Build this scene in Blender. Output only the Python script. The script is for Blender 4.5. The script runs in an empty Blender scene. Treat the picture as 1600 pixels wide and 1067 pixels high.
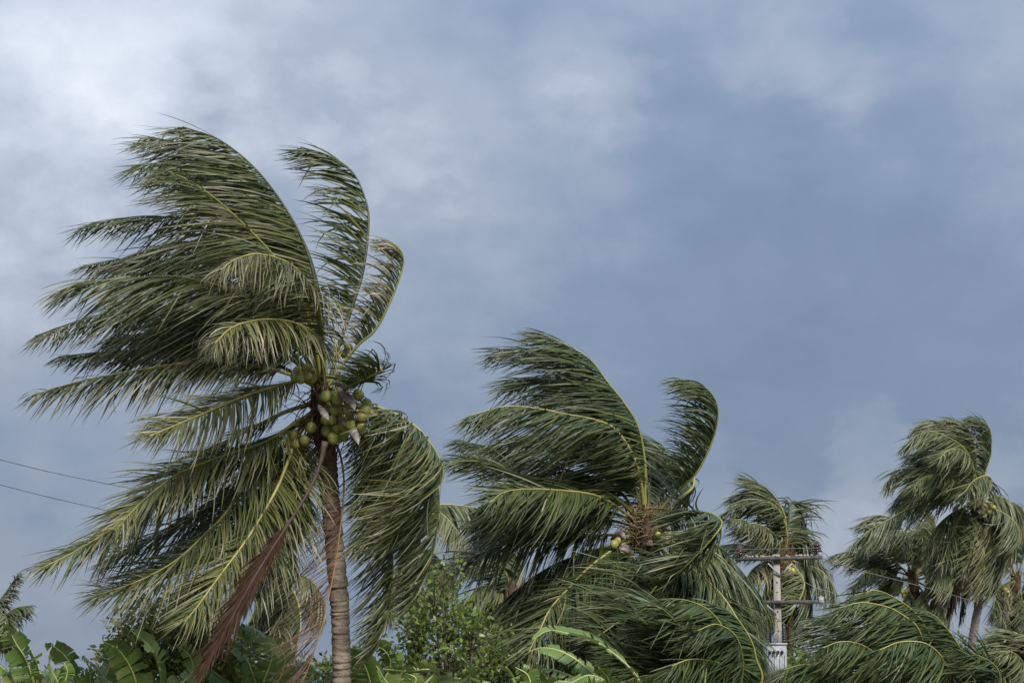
import bpy, math, random
import numpy as np
from mathutils import Vector, Matrix
random.seed(7)
rng = np.random.default_rng(11)
SC = bpy.context.scene
COL = SC.collection
R = math.radians

# ------------------------------------------------------------------ camera
LENS, SENSOR, PITCH, CAMZ = 70.0, 36.0, 12.0, 1.7
cam_data = bpy.data.cameras.new('camera')
cam_data.lens = LENS; cam_data.sensor_width = SENSOR; cam_data.clip_end = 5000; cam_data.clip_start = 0.5
cam = bpy.data.objects.new('camera', cam_data)
cam.location = (0, 0, CAMZ); cam.rotation_euler = (R(90 + PITCH), 0, 0)
COL.objects.link(cam); SC.camera = cam
cam_data.dof.use_dof = True; cam_data.dof.focus_distance = 32.0; cam_data.dof.aperture_fstop = 4.0
CF = np.array([0, math.cos(R(PITCH)), math.sin(R(PITCH))])
CU = np.array([0, -math.sin(R(PITCH)), math.cos(R(PITCH))])
CR = np.array([1.0, 0, 0]); CO = np.array([0, 0, CAMZ])
PXK = SENSOR / LENS / 1600.0
def at(px, py, d):
    """a point of the place at viewing depth d seen at photo position px, py"""
    return CO + CR * ((px - 800) * PXK * d) + CU * ((533.5 - py) * PXK * d) + CF * d
def ray(px, py):
    v = at(px, py, 1.0) - CO
    return v / np.linalg.norm(v)

# ------------------------------------------------------------------ world, sun, exposure
EXPO = 1.8
SC.view_settings.view_transform = 'Standard'
try: SC.view_settings.look = 'None'
except Exception: pass
SC.view_settings.exposure = EXPO; SC.view_settings.gamma = 1.0; SC.view_settings.use_curve_mapping = False
KE = 2.0 ** -EXPO
SUN_EL, SUN_AZ = 42.0, 160.0      # azimuth from +Y clockwise: behind and right of the camera
sd = bpy.data.lights.new('sun', 'SUN'); sd.energy = 1.6; sd.angle = R(15); sd.color = (1.0, 0.965, 0.91)
so = bpy.data.objects.new('sun', sd); COL.objects.link(so)
to_sun = Vector((math.sin(R(SUN_AZ)) * math.cos(R(SUN_EL)), math.cos(R(SUN_AZ)) * math.cos(R(SUN_EL)), math.sin(R(SUN_EL))))
so.rotation_euler = to_sun.to_track_quat('Z', 'Y').to_euler(); so.location = (0, 0, 60)

wd = bpy.data.worlds.new('World'); SC.world = wd; wd.use_nodes = True
nt = wd.node_tree; nt.nodes.clear()
def N(t, **k):
    n = nt.nodes.new(t)
    for a, b in k.items(): setattr(n, a, b)
    return n
def lk(a, b): nt.links.new(a, b)
def wmath(op, a, b=None, clamp=False):
    m = N('ShaderNodeMath', operation=op); m.use_clamp = clamp
    for i, v in enumerate((a, b)):
        if v is None: continue
        if isinstance(v, (int, float)): m.inputs[i].default_value = v
        else: lk(v, m.inputs[i])
    return m.outputs[0]
tc = N('ShaderNodeTexCoord')
sky = N('ShaderNodeTexSky', sky_type='NISHITA'); sky.sun_disc = False
sky.sun_elevation = R(SUN_EL); sky.sun_rotation = R(SUN_AZ); sky.dust_density = 2.0
skys = N('ShaderNodeVectorMath', operation='SCALE'); lk(sky.outputs[0], skys.inputs[0]); skys.inputs[3].default_value = 0.07 * KE
def cnoise(scale, stretch, detail, rough, dist, off):
    mp = N('ShaderNodeMapping'); mp.inputs['Scale'].default_value = stretch; mp.inputs['Location'].default_value = off
    mp.inputs['Rotation'].default_value = (0, R(8), 0)
    lk(tc.outputs['Generated'], mp.inputs['Vector'])
    n = N('ShaderNodeTexNoise'); n.inputs['Scale'].default_value = scale; n.inputs['Detail'].default_value = detail
    n.inputs['Roughness'].default_value = rough; n.inputs['Distortion'].default_value = dist
    lk(mp.outputs[0], n.inputs['Vector']); return n.outputs['Fac']
big = cnoise(6.0, (0.8, 0.8, 2.0), 3, 0.5, 0.15, (3.1, 0.4, 1.2))
fine = cnoise(17.0, (0.9, 0.9, 1.4), 6, 0.52, 0.12, (0.3, 2.4, 5.2))
mid_ = cnoise(34.0, (1, 1, 1.25), 7, 0.55, 0.1, (4.3, 0.2, 8.2))
warp = cnoise(9.0, (1, 1, 1.4), 4, 0.55, 0.0, (7.3, 1.4, 2.2))
val = wmath('ADD', wmath('MULTIPLY', wmath('SUBTRACT', big, 0.5), 0.55), wmath('MULTIPLY', wmath('ADD', wmath('MULTIPLY', wmath('SUBTRACT', fine, 0.5), 0.42), wmath('MULTIPLY', wmath('SUBTRACT', mid_, 0.5), 0.24)), 1.0))
val = wmath('ADD', val, 0.42)
# direction jittered by cloud turbulence, so thin places in the deck have ragged edges
wv = N('ShaderNodeCombineXYZ')
lk(wmath('MULTIPLY', wmath('SUBTRACT', warp, 0.5), 0.16), wv.inputs[0]); lk(wmath('MULTIPLY', wmath('SUBTRACT', fine, 0.5), 0.11), wv.inputs[2])
wdir = N('ShaderNodeVectorMath', operation='ADD'); lk(tc.outputs['Generated'], wdir.inputs[0]); lk(wv.outputs[0], wdir.inputs[1])
def lobe(px, py, rad_px, amp, inner=0.0):
    """thinner (amp > 0) or thicker (amp < 0) place in the cloud deck"""
    v = N('ShaderNodeVectorMath', operation='DISTANCE'); lk(wdir.outputs[0], v.inputs[0]); v.inputs[1].default_value = tuple(ray(px, py))
    mr = N('ShaderNodeMapRange', interpolation_type='SMOOTHERSTEP'); lk(v.outputs['Value'], mr.inputs[0])
    mr.inputs[1].default_value = rad_px * PXK * inner; mr.inputs[2].default_value = rad_px * PXK; mr.inputs[3].default_value = amp; mr.inputs[4].default_value = 0
    return mr.outputs[0]
for l in ((-40, 150, 600, 0.30), (60, 180, 260, 0.04), (330, 70, 420, 0.26), (640, 120, 300, 0.14), (950, 140, 160, 0.18), (1150, 85, 140, 0.14), (1260, 110, 130, 0.12), (880, 90, 220, 0.06),
          (655, 300, 100, 0.10), (1250, 420, 480, -0.17), (1430, 860, 220, 0.15, 0.72), (1330, 850, 130, 0.06, 0.6), (1130, 790, 90, 0.10, 0.5), (640, 420, 420, 0.07), (1400, 560, 520, -0.07), (80, 800, 480, 0.11), (830, 300, 300, 0.05), (1500, 40, 300, -0.07)):
    val = wmath('ADD', val, lobe(*l))
cr = N('ShaderNodeValToRGB'); lk(val, cr.inputs[0])
stops = [(0.0, (0.170, 0.232, 0.345)), (0.35, (0.234, 0.307, 0.430)), (0.6, (0.362, 0.420, 0.525)), (0.8, (0.56, 0.62, 0.72)), (1.0, (0.80, 0.85, 0.93))]
e = cr.color_ramp.elements
while len(e) < len(stops): e.new(0.5)
for s_, (p, c) in zip(e, stops): s_.position = p; s_.color = (c[0], c[1], c[2], 1)
# standard overcast sky: the deck is three times as bright overhead as at the horizon
sz = N('ShaderNodeSeparateXYZ'); lk(tc.outputs['Generated'], sz.inputs[0])
over = wmath('MULTIPLY', wmath('ADD', wmath('MULTIPLY', wmath('MAXIMUM', sz.outputs[2], 0.0), 2.0), 1.2), KE / 1.53)
cs = N('ShaderNodeVectorMath', operation='SCALE'); lk(cr.outputs[0], cs.inputs[0]); lk(over, cs.inputs[3])
mx = N('ShaderNodeMix', data_type='RGBA'); mx.inputs[0].default_value = 0.93
lk(skys.outputs[0], mx.inputs[6]); lk(cs.outputs[0], mx.inputs[7])
bg = N('ShaderNodeBackground'); bg.inputs[1].default_value = 1.0; lk(mx.outputs[2], bg.inputs[0])
wo = N('ShaderNodeOutputWorld'); lk(bg.outputs[0], wo.inputs[0])

# ------------------------------------------------------------------ materials
class Mat:
    def __init__(s, name):
        s.m = bpy.data.materials.new(name); s.m.use_nodes = True; s.nt = s.m.node_tree; s.nt.nodes.clear()
        s.out = s.n('ShaderNodeOutputMaterial'); s.p = s.n('ShaderNodeBsdfPrincipled'); s.l(s.p.outputs[0], s.out.inputs[0])
    def n(s, t, **k):
        x = s.nt.nodes.new(t)
        for a, b in k.items(): setattr(x, a, b)
        return x
    def l(s, a, b): s.nt.links.new(a, b)
    def ramp(s, fac, stops):
        r = s.n('ShaderNodeValToRGB'); e = r.color_ramp.elements
        while len(e) < len(stops): e.new(0.5)
        for q, (p, c) in zip(e, stops): q.position = p; q.color = (*c, 1)
        s.l(fac, r.inputs[0]); return r.outputs[0]
    def noise(s, scale, detail=4, rough=0.55, vec=None, stretch=None):
        n = s.n('ShaderNodeTexNoise'); n.inputs['Scale'].default_value = scale; n.inputs['Detail'].default_value = detail; n.inputs['Roughness'].default_value = rough
        if vec is None: vec = s.n('ShaderNodeTexCoord').outputs['Object']
        if stretch:
            mp = s.n('ShaderNodeMapping'); mp.inputs['Scale'].default_value = stretch; s.l(vec, mp.inputs[0]); vec = mp.outputs[0]
        s.l(vec, n.inputs['Vector']); return n.outputs['Fac']
    def mix(s, fac, a, b, mode='MIX'):
        m = s.n('ShaderNodeMix', data_type='RGBA', blend_type=mode)
        for i, v in ((0, fac), (6, a), (7, b)):
            if isinstance(v, (int, float)): m.inputs[i].default_value = v
            elif isinstance(v, tuple): m.inputs[i].default_value = (*v, 1)
            else: s.l(v, m.inputs[i])
        return m.outputs[2]
    def bump(s, h, strength=0.4, dist=0.02):
        b = s.n('ShaderNodeBump'); b.inputs['Strength'].default_value = strength; b.inputs['Distance'].default_value = dist
        s.l(h, b.inputs['Height']); s.l(b.outputs[0], s.p.inputs['Normal'])
    def translucent(s, col, amt):
        t = s.n('ShaderNodeBsdfTranslucent'); s.l(col, t.inputs[0]); m = s.n('ShaderNodeMixShader'); m.inputs[0].default_value = amt
        s.l(s.p.outputs[0], m.inputs[1]); s.l(t.outputs[0], m.inputs[2]); s.l(m.outputs[0], s.out.inputs[0])

def leaf_mat(name, dark, mid, olive, dry, rough=0.38, trans=0.18, spec=0.38):
    M = Mat(name)
    a = M.n('ShaderNodeAttribute', attribute_name='tint'); sp = M.n('ShaderNodeSeparateColor'); M.l(a.outputs['Color'], sp.inputs[0])
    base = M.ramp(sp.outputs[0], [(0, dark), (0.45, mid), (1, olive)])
    nz = M.noise(9, 3)
    base = M.mix(M.ramp(nz, [(0.3, (0, 0, 0)), (0.8, (0.35,) * 3)]), base, olive)
    col = M.mix(sp.outputs[2], base, dry)
    M.l(col, M.p.inputs['Base Color']); M.p.inputs['Roughness'].default_value = rough; M.p.inputs['Specular IOR Level'].default_value = spec
    M.translucent(col, trans)
    return M.m
def plain_mat(name, c1, c2, scale=12, rough=0.6, spec=0.4, bump=0.0, stretch=None, stops=(0.3, 0.75)):
    M = Mat(name)
    nz = M.noise(scale, 5, 0.6, stretch=stretch)
    M.l(M.ramp(nz, [(stops[0], c1), (stops[1], c2)]), M.p.inputs['Base Color'])
    M.p.inputs['Roughness'].default_value = rough; M.p.inputs['Specular IOR Level'].default_value = spec
    if bump: M.bump(nz, bump)
    return M.m
MT = {}
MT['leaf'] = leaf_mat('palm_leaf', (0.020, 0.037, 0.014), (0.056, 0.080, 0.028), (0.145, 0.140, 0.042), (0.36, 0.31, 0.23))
MT['leaf_b'] = leaf_mat('palm_leaf_mid', (0.020, 0.040, 0.017), (0.050, 0.078, 0.030), (0.122, 0.132, 0.043), (0.32, 0.27, 0.18))
MT['leaf_young'] = leaf_mat('palm_leaf_young', (0.020, 0.042, 0.016), (0.045, 0.076, 0.027), (0.102, 0.122, 0.039), (0.26, 0.22, 0.12))
MT['leaf_far'] = leaf_mat('palm_leaf_far_haze', (0.045, 0.068, 0.034), (0.088, 0.112, 0.052), (0.165, 0.165, 0.070), (0.30, 0.25, 0.16))  # greens lightened: the fade of humid air is put into the leaf colour
MT['dead'] = leaf_mat('dead_frond', (0.028, 0.014, 0.009), (0.046, 0.025, 0.016), (0.085, 0.053, 0.034), (0.19, 0.14, 0.095), rough=0.85, trans=0.06, spec=0.08)
MT['dead_red'] = leaf_mat('dead_frond_red', (0.060, 0.028, 0.022), (0.13, 0.065, 0.048), (0.21, 0.13, 0.09), (0.26, 0.20, 0.14), rough=0.75, trans=0.08, spec=0.2)
MT['rib_yellow'] = plain_mat('midrib_yellow', (0.22, 0.20, 0.055), (0.36, 0.31, 0.10), 3, 0.45)
MT['rib_green'] = plain_mat('midrib_green', (0.13, 0.15, 0.035), (0.27, 0.25, 0.06), 3, 0.45)
MT['rib_dark'] = plain_mat('midrib_dark', (0.04, 0.05, 0.02), (0.10, 0.10, 0.04), 3, 0.5)
MT['rib_orange'] = plain_mat('midrib_orange', (0.24, 0.11, 0.04), (0.38, 0.20, 0.07), 3, 0.55)
MT['rib_brown'] = plain_mat('midrib_brown', (0.035, 0.020, 0.015), (0.085, 0.050, 0.036), 5, 0.7)
MT['fibre'] = plain_mat('palm_fibre', (0.035, 0.020, 0.014), (0.15, 0.09, 0.06), 22, 0.9, 0.15, 0.5, (1, 1, 0.3))
MT['straw'] = plain_mat('flower_straw', (0.20, 0.13, 0.06), (0.42, 0.33, 0.17), 9, 0.8, 0.2)
MT['spathe'] = plain_mat('spathe_husk', (0.13, 0.105, 0.095), (0.34, 0.29, 0.27), 14, 0.7, 0.3, 0.3, (1, 1, 0.25))
MT['coconut'] = plain_mat('coconut_husk', (0.18, 0.185, 0.045), (0.36, 0.34, 0.10), 7, 0.38, 0.5, 0.1)
MT['coconut_ripe'] = plain_mat('coconut_ripe', (0.19, 0.15, 0.03), (0.36, 0.26, 0.06), 7, 0.45, 0.45, 0.1)
def nut_mat(name, c1, c2):
    M = Mat(name); a = M.noise(0.9, 4); b = M.noise(3.2, 6, 0.65); M.p.inputs['Specular IOR Level'].default_value = 0.45; oi = M.n('ShaderNodeObjectInfo')
    col = M.ramp(a, [(0.3, c1), (0.7, c2)]); col = M.mix(M.ramp(oi.outputs['Random'], [(0, (0,) * 3), (1, (0.55,) * 3)]), col, tuple(0.75 * x for x in c1))
    col = M.mix(M.ramp(b, [(0.56, (0, 0, 0)), (0.66, (0.75,) * 3)]), col, (0.17, 0.115, 0.05))
    M.l(col, M.p.inputs['Base Color']); M.p.inputs['Roughness'].default_value = 0.4; M.bump(b, 0.15, 0.1); return M.m
MT['coconut'] = nut_mat('coconut_husk_green', (0.19, 0.20, 0.048), (0.39, 0.38, 0.11)); MT['coconut_ripe'] = nut_mat('coconut_husk_ripe', (0.22, 0.18, 0.035), (0.38, 0.30, 0.08))
MT['calyx'] = plain_mat('coconut_calyx', (0.17, 0.12, 0.05), (0.33, 0.27, 0.10), 20, 0.7)
MT['bark'] = plain_mat('bush_bark', (0.06, 0.05, 0.04), (0.17, 0.14, 0.11), 20, 0.9, 0.1, 0.5)
MT['wire'] = plain_mat('wire_metal', (0.10, 0.10, 0.105), (0.20, 0.20, 0.21), 4, 0.45)
MT['steel'] = plain_mat('galvanised_steel', (0.20, 0.21, 0.22), (0.38, 0.39, 0.40), 30, 0.5)
MT['porcelain'] = plain_mat('brown_porcelain', (0.035, 0.015, 0.012), (0.07, 0.03, 0.022), 8, 0.18, 0.6)
MT['porcelain_grey'] = plain_mat('grey_porcelain', (0.22, 0.23, 0.24), (0.40, 0.41, 0.42), 8, 0.25, 0.6)
MT['dark_part'] = plain_mat('dark_polymer', (0.02, 0.02, 0.022), (0.05, 0.05, 0.055), 10, 0.5)
MT['white_paint'] = plain_mat('transformer_paint', (0.22, 0.235, 0.25), (0.34, 0.355, 0.37), 5, 0.45, 0.5)

def concrete(name, c1, c2, c3):
    M = Mat(name); a = M.noise(5, 6, 0.65, stretch=(2, 2, 0.35)); b = M.noise(38, 4)
    col = M.ramp(a, [(0.25, c1), (0.5, c2), (0.8, c3)]); col = M.mix(M.ramp(b, [(0.35, (0.5,) * 3), (0.6, (0, 0, 0))]), col, c1)
    M.l(col, M.p.inputs['Base Color']); M.p.inputs['Roughness'].default_value = 0.9; M.bump(b, 0.4, 0.01); return M.m
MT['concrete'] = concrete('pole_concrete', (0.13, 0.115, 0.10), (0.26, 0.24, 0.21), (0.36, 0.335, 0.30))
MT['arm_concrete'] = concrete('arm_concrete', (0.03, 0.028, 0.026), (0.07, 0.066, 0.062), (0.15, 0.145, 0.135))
def trunk_mat(name, grey, tan, red, ztop, fade):
    M = Mat(name); tcn = M.n('ShaderNodeTexCoord')
    a = M.noise(6, 5, 0.65, stretch=(1, 1, 6)); b = M.noise(30, 4, 0.6, stretch=(1, 1, 0.6))
    col = M.ramp(a, [(0.28, tuple(x * 0.35 for x in grey)), (0.46, grey), (0.72, tan)])
    sx = M.n('ShaderNodeSeparateXYZ'); M.l(tcn.outputs['Object'], sx.inputs[0])
    mr = M.n('ShaderNodeMapRange'); M.l(sx.outputs[2], mr.inputs[0]); mr.inputs[1].default_value = ztop - fade; mr.inputs[2].default_value = ztop - fade * 0.25
    col = M.mix(mr.outputs[0], col, M.ramp(a, [(0.3, tuple(x * 0.3 for x in red)), (0.7, red)]))
    col = M.mix(M.ramp(b, [(0.3, (0.6,) * 3), (0.46, (0, 0, 0))]), col, tuple(x * 0.3 for x in grey))
    st = M.noise(1.7, 5, 0.6); col = M.mix(M.ramp(st, [(0.42, (0.55,) * 3), (0.58, (0, 0, 0))]), col, tuple(x * 0.45 for x in grey))
    # pale lichen
    ln = M.noise(4.5, 6, 0.7); col = M.mix(M.ramp(ln, [(0.62, (0, 0, 0)), (0.74, (0.35,) * 3)]), col, (0.34, 0.32, 0.28))
    M.l(col, M.p.inputs['Base Color']); M.p.inputs['Roughness'].default_value = 0.92; M.p.inputs['Specular IOR Level'].default_value = 0.15
    M.bump(b, 0.6, 0.02); return M.m
def banana_mat(name, c1, c2, c3):
    M = Mat(name); a = M.n('ShaderNodeAttribute', attribute_name='tint'); sp = M.n('ShaderNodeSeparateColor'); M.l(a.outputs['Color'], sp.inputs[0])
    col = M.ramp(sp.outputs[0], [(0, c1), (0.55, c2), (1, c3)])
    w = M.n('ShaderNodeTexWave', wave_type='BANDS', bands_direction='X'); w.inputs['Scale'].default_value = 12; w.inputs['Distortion'].default_value = 0.6
    cb = M.n('ShaderNodeCombineXYZ'); M.l(sp.outputs[1], cb.inputs[0]); M.l(cb.outputs[0], w.inputs['Vector'])
    col = M.mix(M.ramp(w.outputs['Fac'], [(0.2, (0.25,) * 3), (0.8, (0, 0, 0))]), col, c1)
    col = M.mix(sp.outputs[2], col, (0.26, 0.19, 0.10))
    M.l(col, M.p.inputs['Base Color']); M.p.inputs['Roughness'].default_value = 0.36; M.bump(w.outputs['Fac'], 0.25, 0.01)
    M.translucent(col, 0.3); return M.m
MT['banana'] = banana_mat('banana_leaf', (0.060, 0.115, 0.022), (0.115, 0.185, 0.040), (0.210, 0.270, 0.080))
MT['banana_rib'] = plain_mat('banana_midrib', (0.25, 0.29, 0.10), (0.42, 0.42, 0.18), 4, 0.4)
MT['banana_stem'] = plain_mat('banana_stem', (0.09, 0.12, 0.04), (0.25, 0.22, 0.11), 6, 0.6, 0.3, 0.2, (2, 2, 0.4))
MT['bush_olive'] = leaf_mat('bush_leaf_olive', (0.045, 0.065, 0.016), (0.125, 0.145, 0.034), (0.250, 0.250, 0.070), (0.20, 0.15, 0.06), 0.30, 0.3)
MT['bush_green'] = leaf_mat('bush_leaf_green', (0.032, 0.060, 0.014), (0.085, 0.135, 0.026), (0.190, 0.240, 0.055), (0.2, 0.15, 0.06), 0.36, 0.38)

# ------------------------------------------------------------------ mesh helpers
def tag(o, label, cat, group=None):
    o['label'] = label; o['category'] = cat
    if group: o['group'] = group
    return o
def thing(name, label, cat, loc=(0, 0, 0), group=None):
    o = bpy.data.objects.new(name, None); o.location = loc; o.empty_display_size = 0.3; COL.objects.link(o)
    return tag(o, label, cat, group)
def link(name, me, parent=None):
    o = bpy.data.objects.new(name, me); COL.objects.link(o)
    if parent is not None:
        o.parent = parent
        o.matrix_parent_inverse = Matrix.Translation(-parent.location) if parent.type == 'EMPTY' else Matrix.Identity(4)
    return o
def quads(name, V, Q, mat, parent=None, tint=None, smooth=False):
    """mesh object from vertex and quad arrays"""
    V = np.ascontiguousarray(V, dtype=np.float32).reshape(-1, 3); Q = np.ascontiguousarray(Q, dtype=np.int32).reshape(-1, 4)
    me = bpy.data.meshes.new(name); me.vertices.add(len(V)); me.vertices.foreach_set('co', V.ravel())
    me.loops.add(Q.size); me.loops.foreach_set('vertex_index', Q.ravel())
    me.polygons.add(len(Q)); me.polygons.foreach_set('loop_start', np.arange(0, Q.size, 4, dtype=np.int32))
    if tint is not None:
        a = me.attributes.new('tint', 'FLOAT_COLOR', 'POINT'); t = np.ones((len(V), 4), np.float32); t[:, :3] = np.asarray(tint, np.float32).reshape(-1, 3)
        a.data.foreach_set('color', t.ravel())
    me.materials.append(mat); me.update(calc_edges=True)
    if smooth: me.polygons.foreach_set('use_smooth', np.ones(len(Q), bool))
    return link(name, me, parent)
def unit(v):
    return v / np.maximum(np.linalg.norm(v, axis=-1, keepdims=True), 1e-9)
def spline(P, n):
    """Catmull-Rom through P, resampled at n even steps of arc length"""
    P = np.asarray(P, float); Q = np.vstack([2 * P[0] - P[1], P, 2 * P[-1] - P[-2]]); out = []
    for i in range(len(P) - 1):
        p0, p1, p2, p3 = Q[i:i + 4]; t = np.linspace(0, 1, 14, endpoint=False)[:, None]
        out.append(0.5 * (2 * p1 + (p2 - p0) * t + (2 * p0 - 5 * p1 + 4 * p2 - p3) * t ** 2 + (3 * p1 - p0 - 3 * p2 + p3) * t ** 3))
    C = np.vstack(out + [P[-1:]]); s = np.r_[0, np.cumsum(np.linalg.norm(np.diff(C, axis=0), axis=1))]
    u = np.linspace(0, s[-1], n)
    return np.stack([np.interp(u, s, C[:, k]) for k in range(C.shape[1])], 1)
def frames(C, N0):
    T = unit(np.gradient(C, axis=0)); Ns = []; n = np.asarray(N0, float)
    for t in T:
        n = n - t * np.dot(n, t)
        if np.linalg.norm(n) < 1e-6: n = np.cross(t, [0.3, 0.9, 0.1])
        n = n / np.linalg.norm(n); Ns.append(n)
    Ns = np.array(Ns); return T, Ns, np.cross(T, Ns)
def tube_arrays(C, rad, k=7, N0=(0, 0, 1), flat=1.0):
    T, Nn, S = frames(C, N0); a = np.linspace(0, 2 * np.pi, k, endpoint=False); rad = np.broadcast_to(np.asarray(rad, float), (len(C),))
    V = C[:, None, :] + rad[:, None, None] * (np.cos(a)[None, :, None] * S[:, None, :] + flat * np.sin(a)[None, :, None] * Nn[:, None, :])
    i = np.arange(len(C) - 1)[:, None] * k; j = np.arange(k)[None, :]; j2 = (j + 1) % k
    return V.reshape(-1, 3), np.stack([i + j, i + j2, i + k + j2, i + k + j], -1).reshape(-1, 4)
def tube(name, C, rad, mat, parent=None, k=7, N0=(0, 0, 1), flat=1.0):
    C = np.asarray(C, float); rad = np.broadcast_to(np.asarray(rad, float), (len(C),)).copy()
    C = np.vstack([C[:1], C, C[-1:]]); rad = np.r_[rad[0] * 0.02, rad, rad[-1] * 0.02]
    C[0] -= unit(C[2] - C[1]) * 1e-3; C[-1] += unit(C[-2] - C[-3]) * 1e-3
    V, Q = tube_arrays(C, rad, k, N0, flat); return quads(name, V, Q, mat, parent, smooth=True)
def join(parts):
    V = []; Q = []; n = 0
    for v, q in parts: V.append(v); Q.append(q + n); n += len(v)
    return np.vstack(V), np.vstack(Q)
def box_arrays(c, sx, sy, sz, M=None):
    s = np.array([[-1, -1, -1], [1, -1, -1], [1, 1, -1], [-1, 1, -1], [-1, -1, 1], [1, -1, 1], [1, 1, 1], [-1, 1, 1]]) * np.array([sx, sy, sz]) / 2
    if M is not None: s = s @ np.asarray(M).T
    return s + np.asarray(c), np.array([[0, 3, 2, 1], [4, 5, 6, 7], [0, 1, 5, 4], [1, 2, 6, 5], [2, 3, 7, 6], [3, 0, 4, 7]])
def lathe_arrays(c, prof, k=14):
    prof = np.asarray(prof, float); a = np.linspace(0, 2 * np.pi, k, endpoint=False)
    V = np.stack([prof[:, 0:1] * np.cos(a), prof[:, 0:1] * np.sin(a), np.repeat(prof[:, 1:2], k, 1)], -1) + np.asarray(c)
    i = np.arange(len(prof) - 1)[:, None] * k; j = np.arange(k)[None, :]; j2 = (j + 1) % k
    return V.reshape(-1, 3), np.stack([i + j, i + j2, i + k + j2, i + k + j], -1).reshape(-1, 4)

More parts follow.
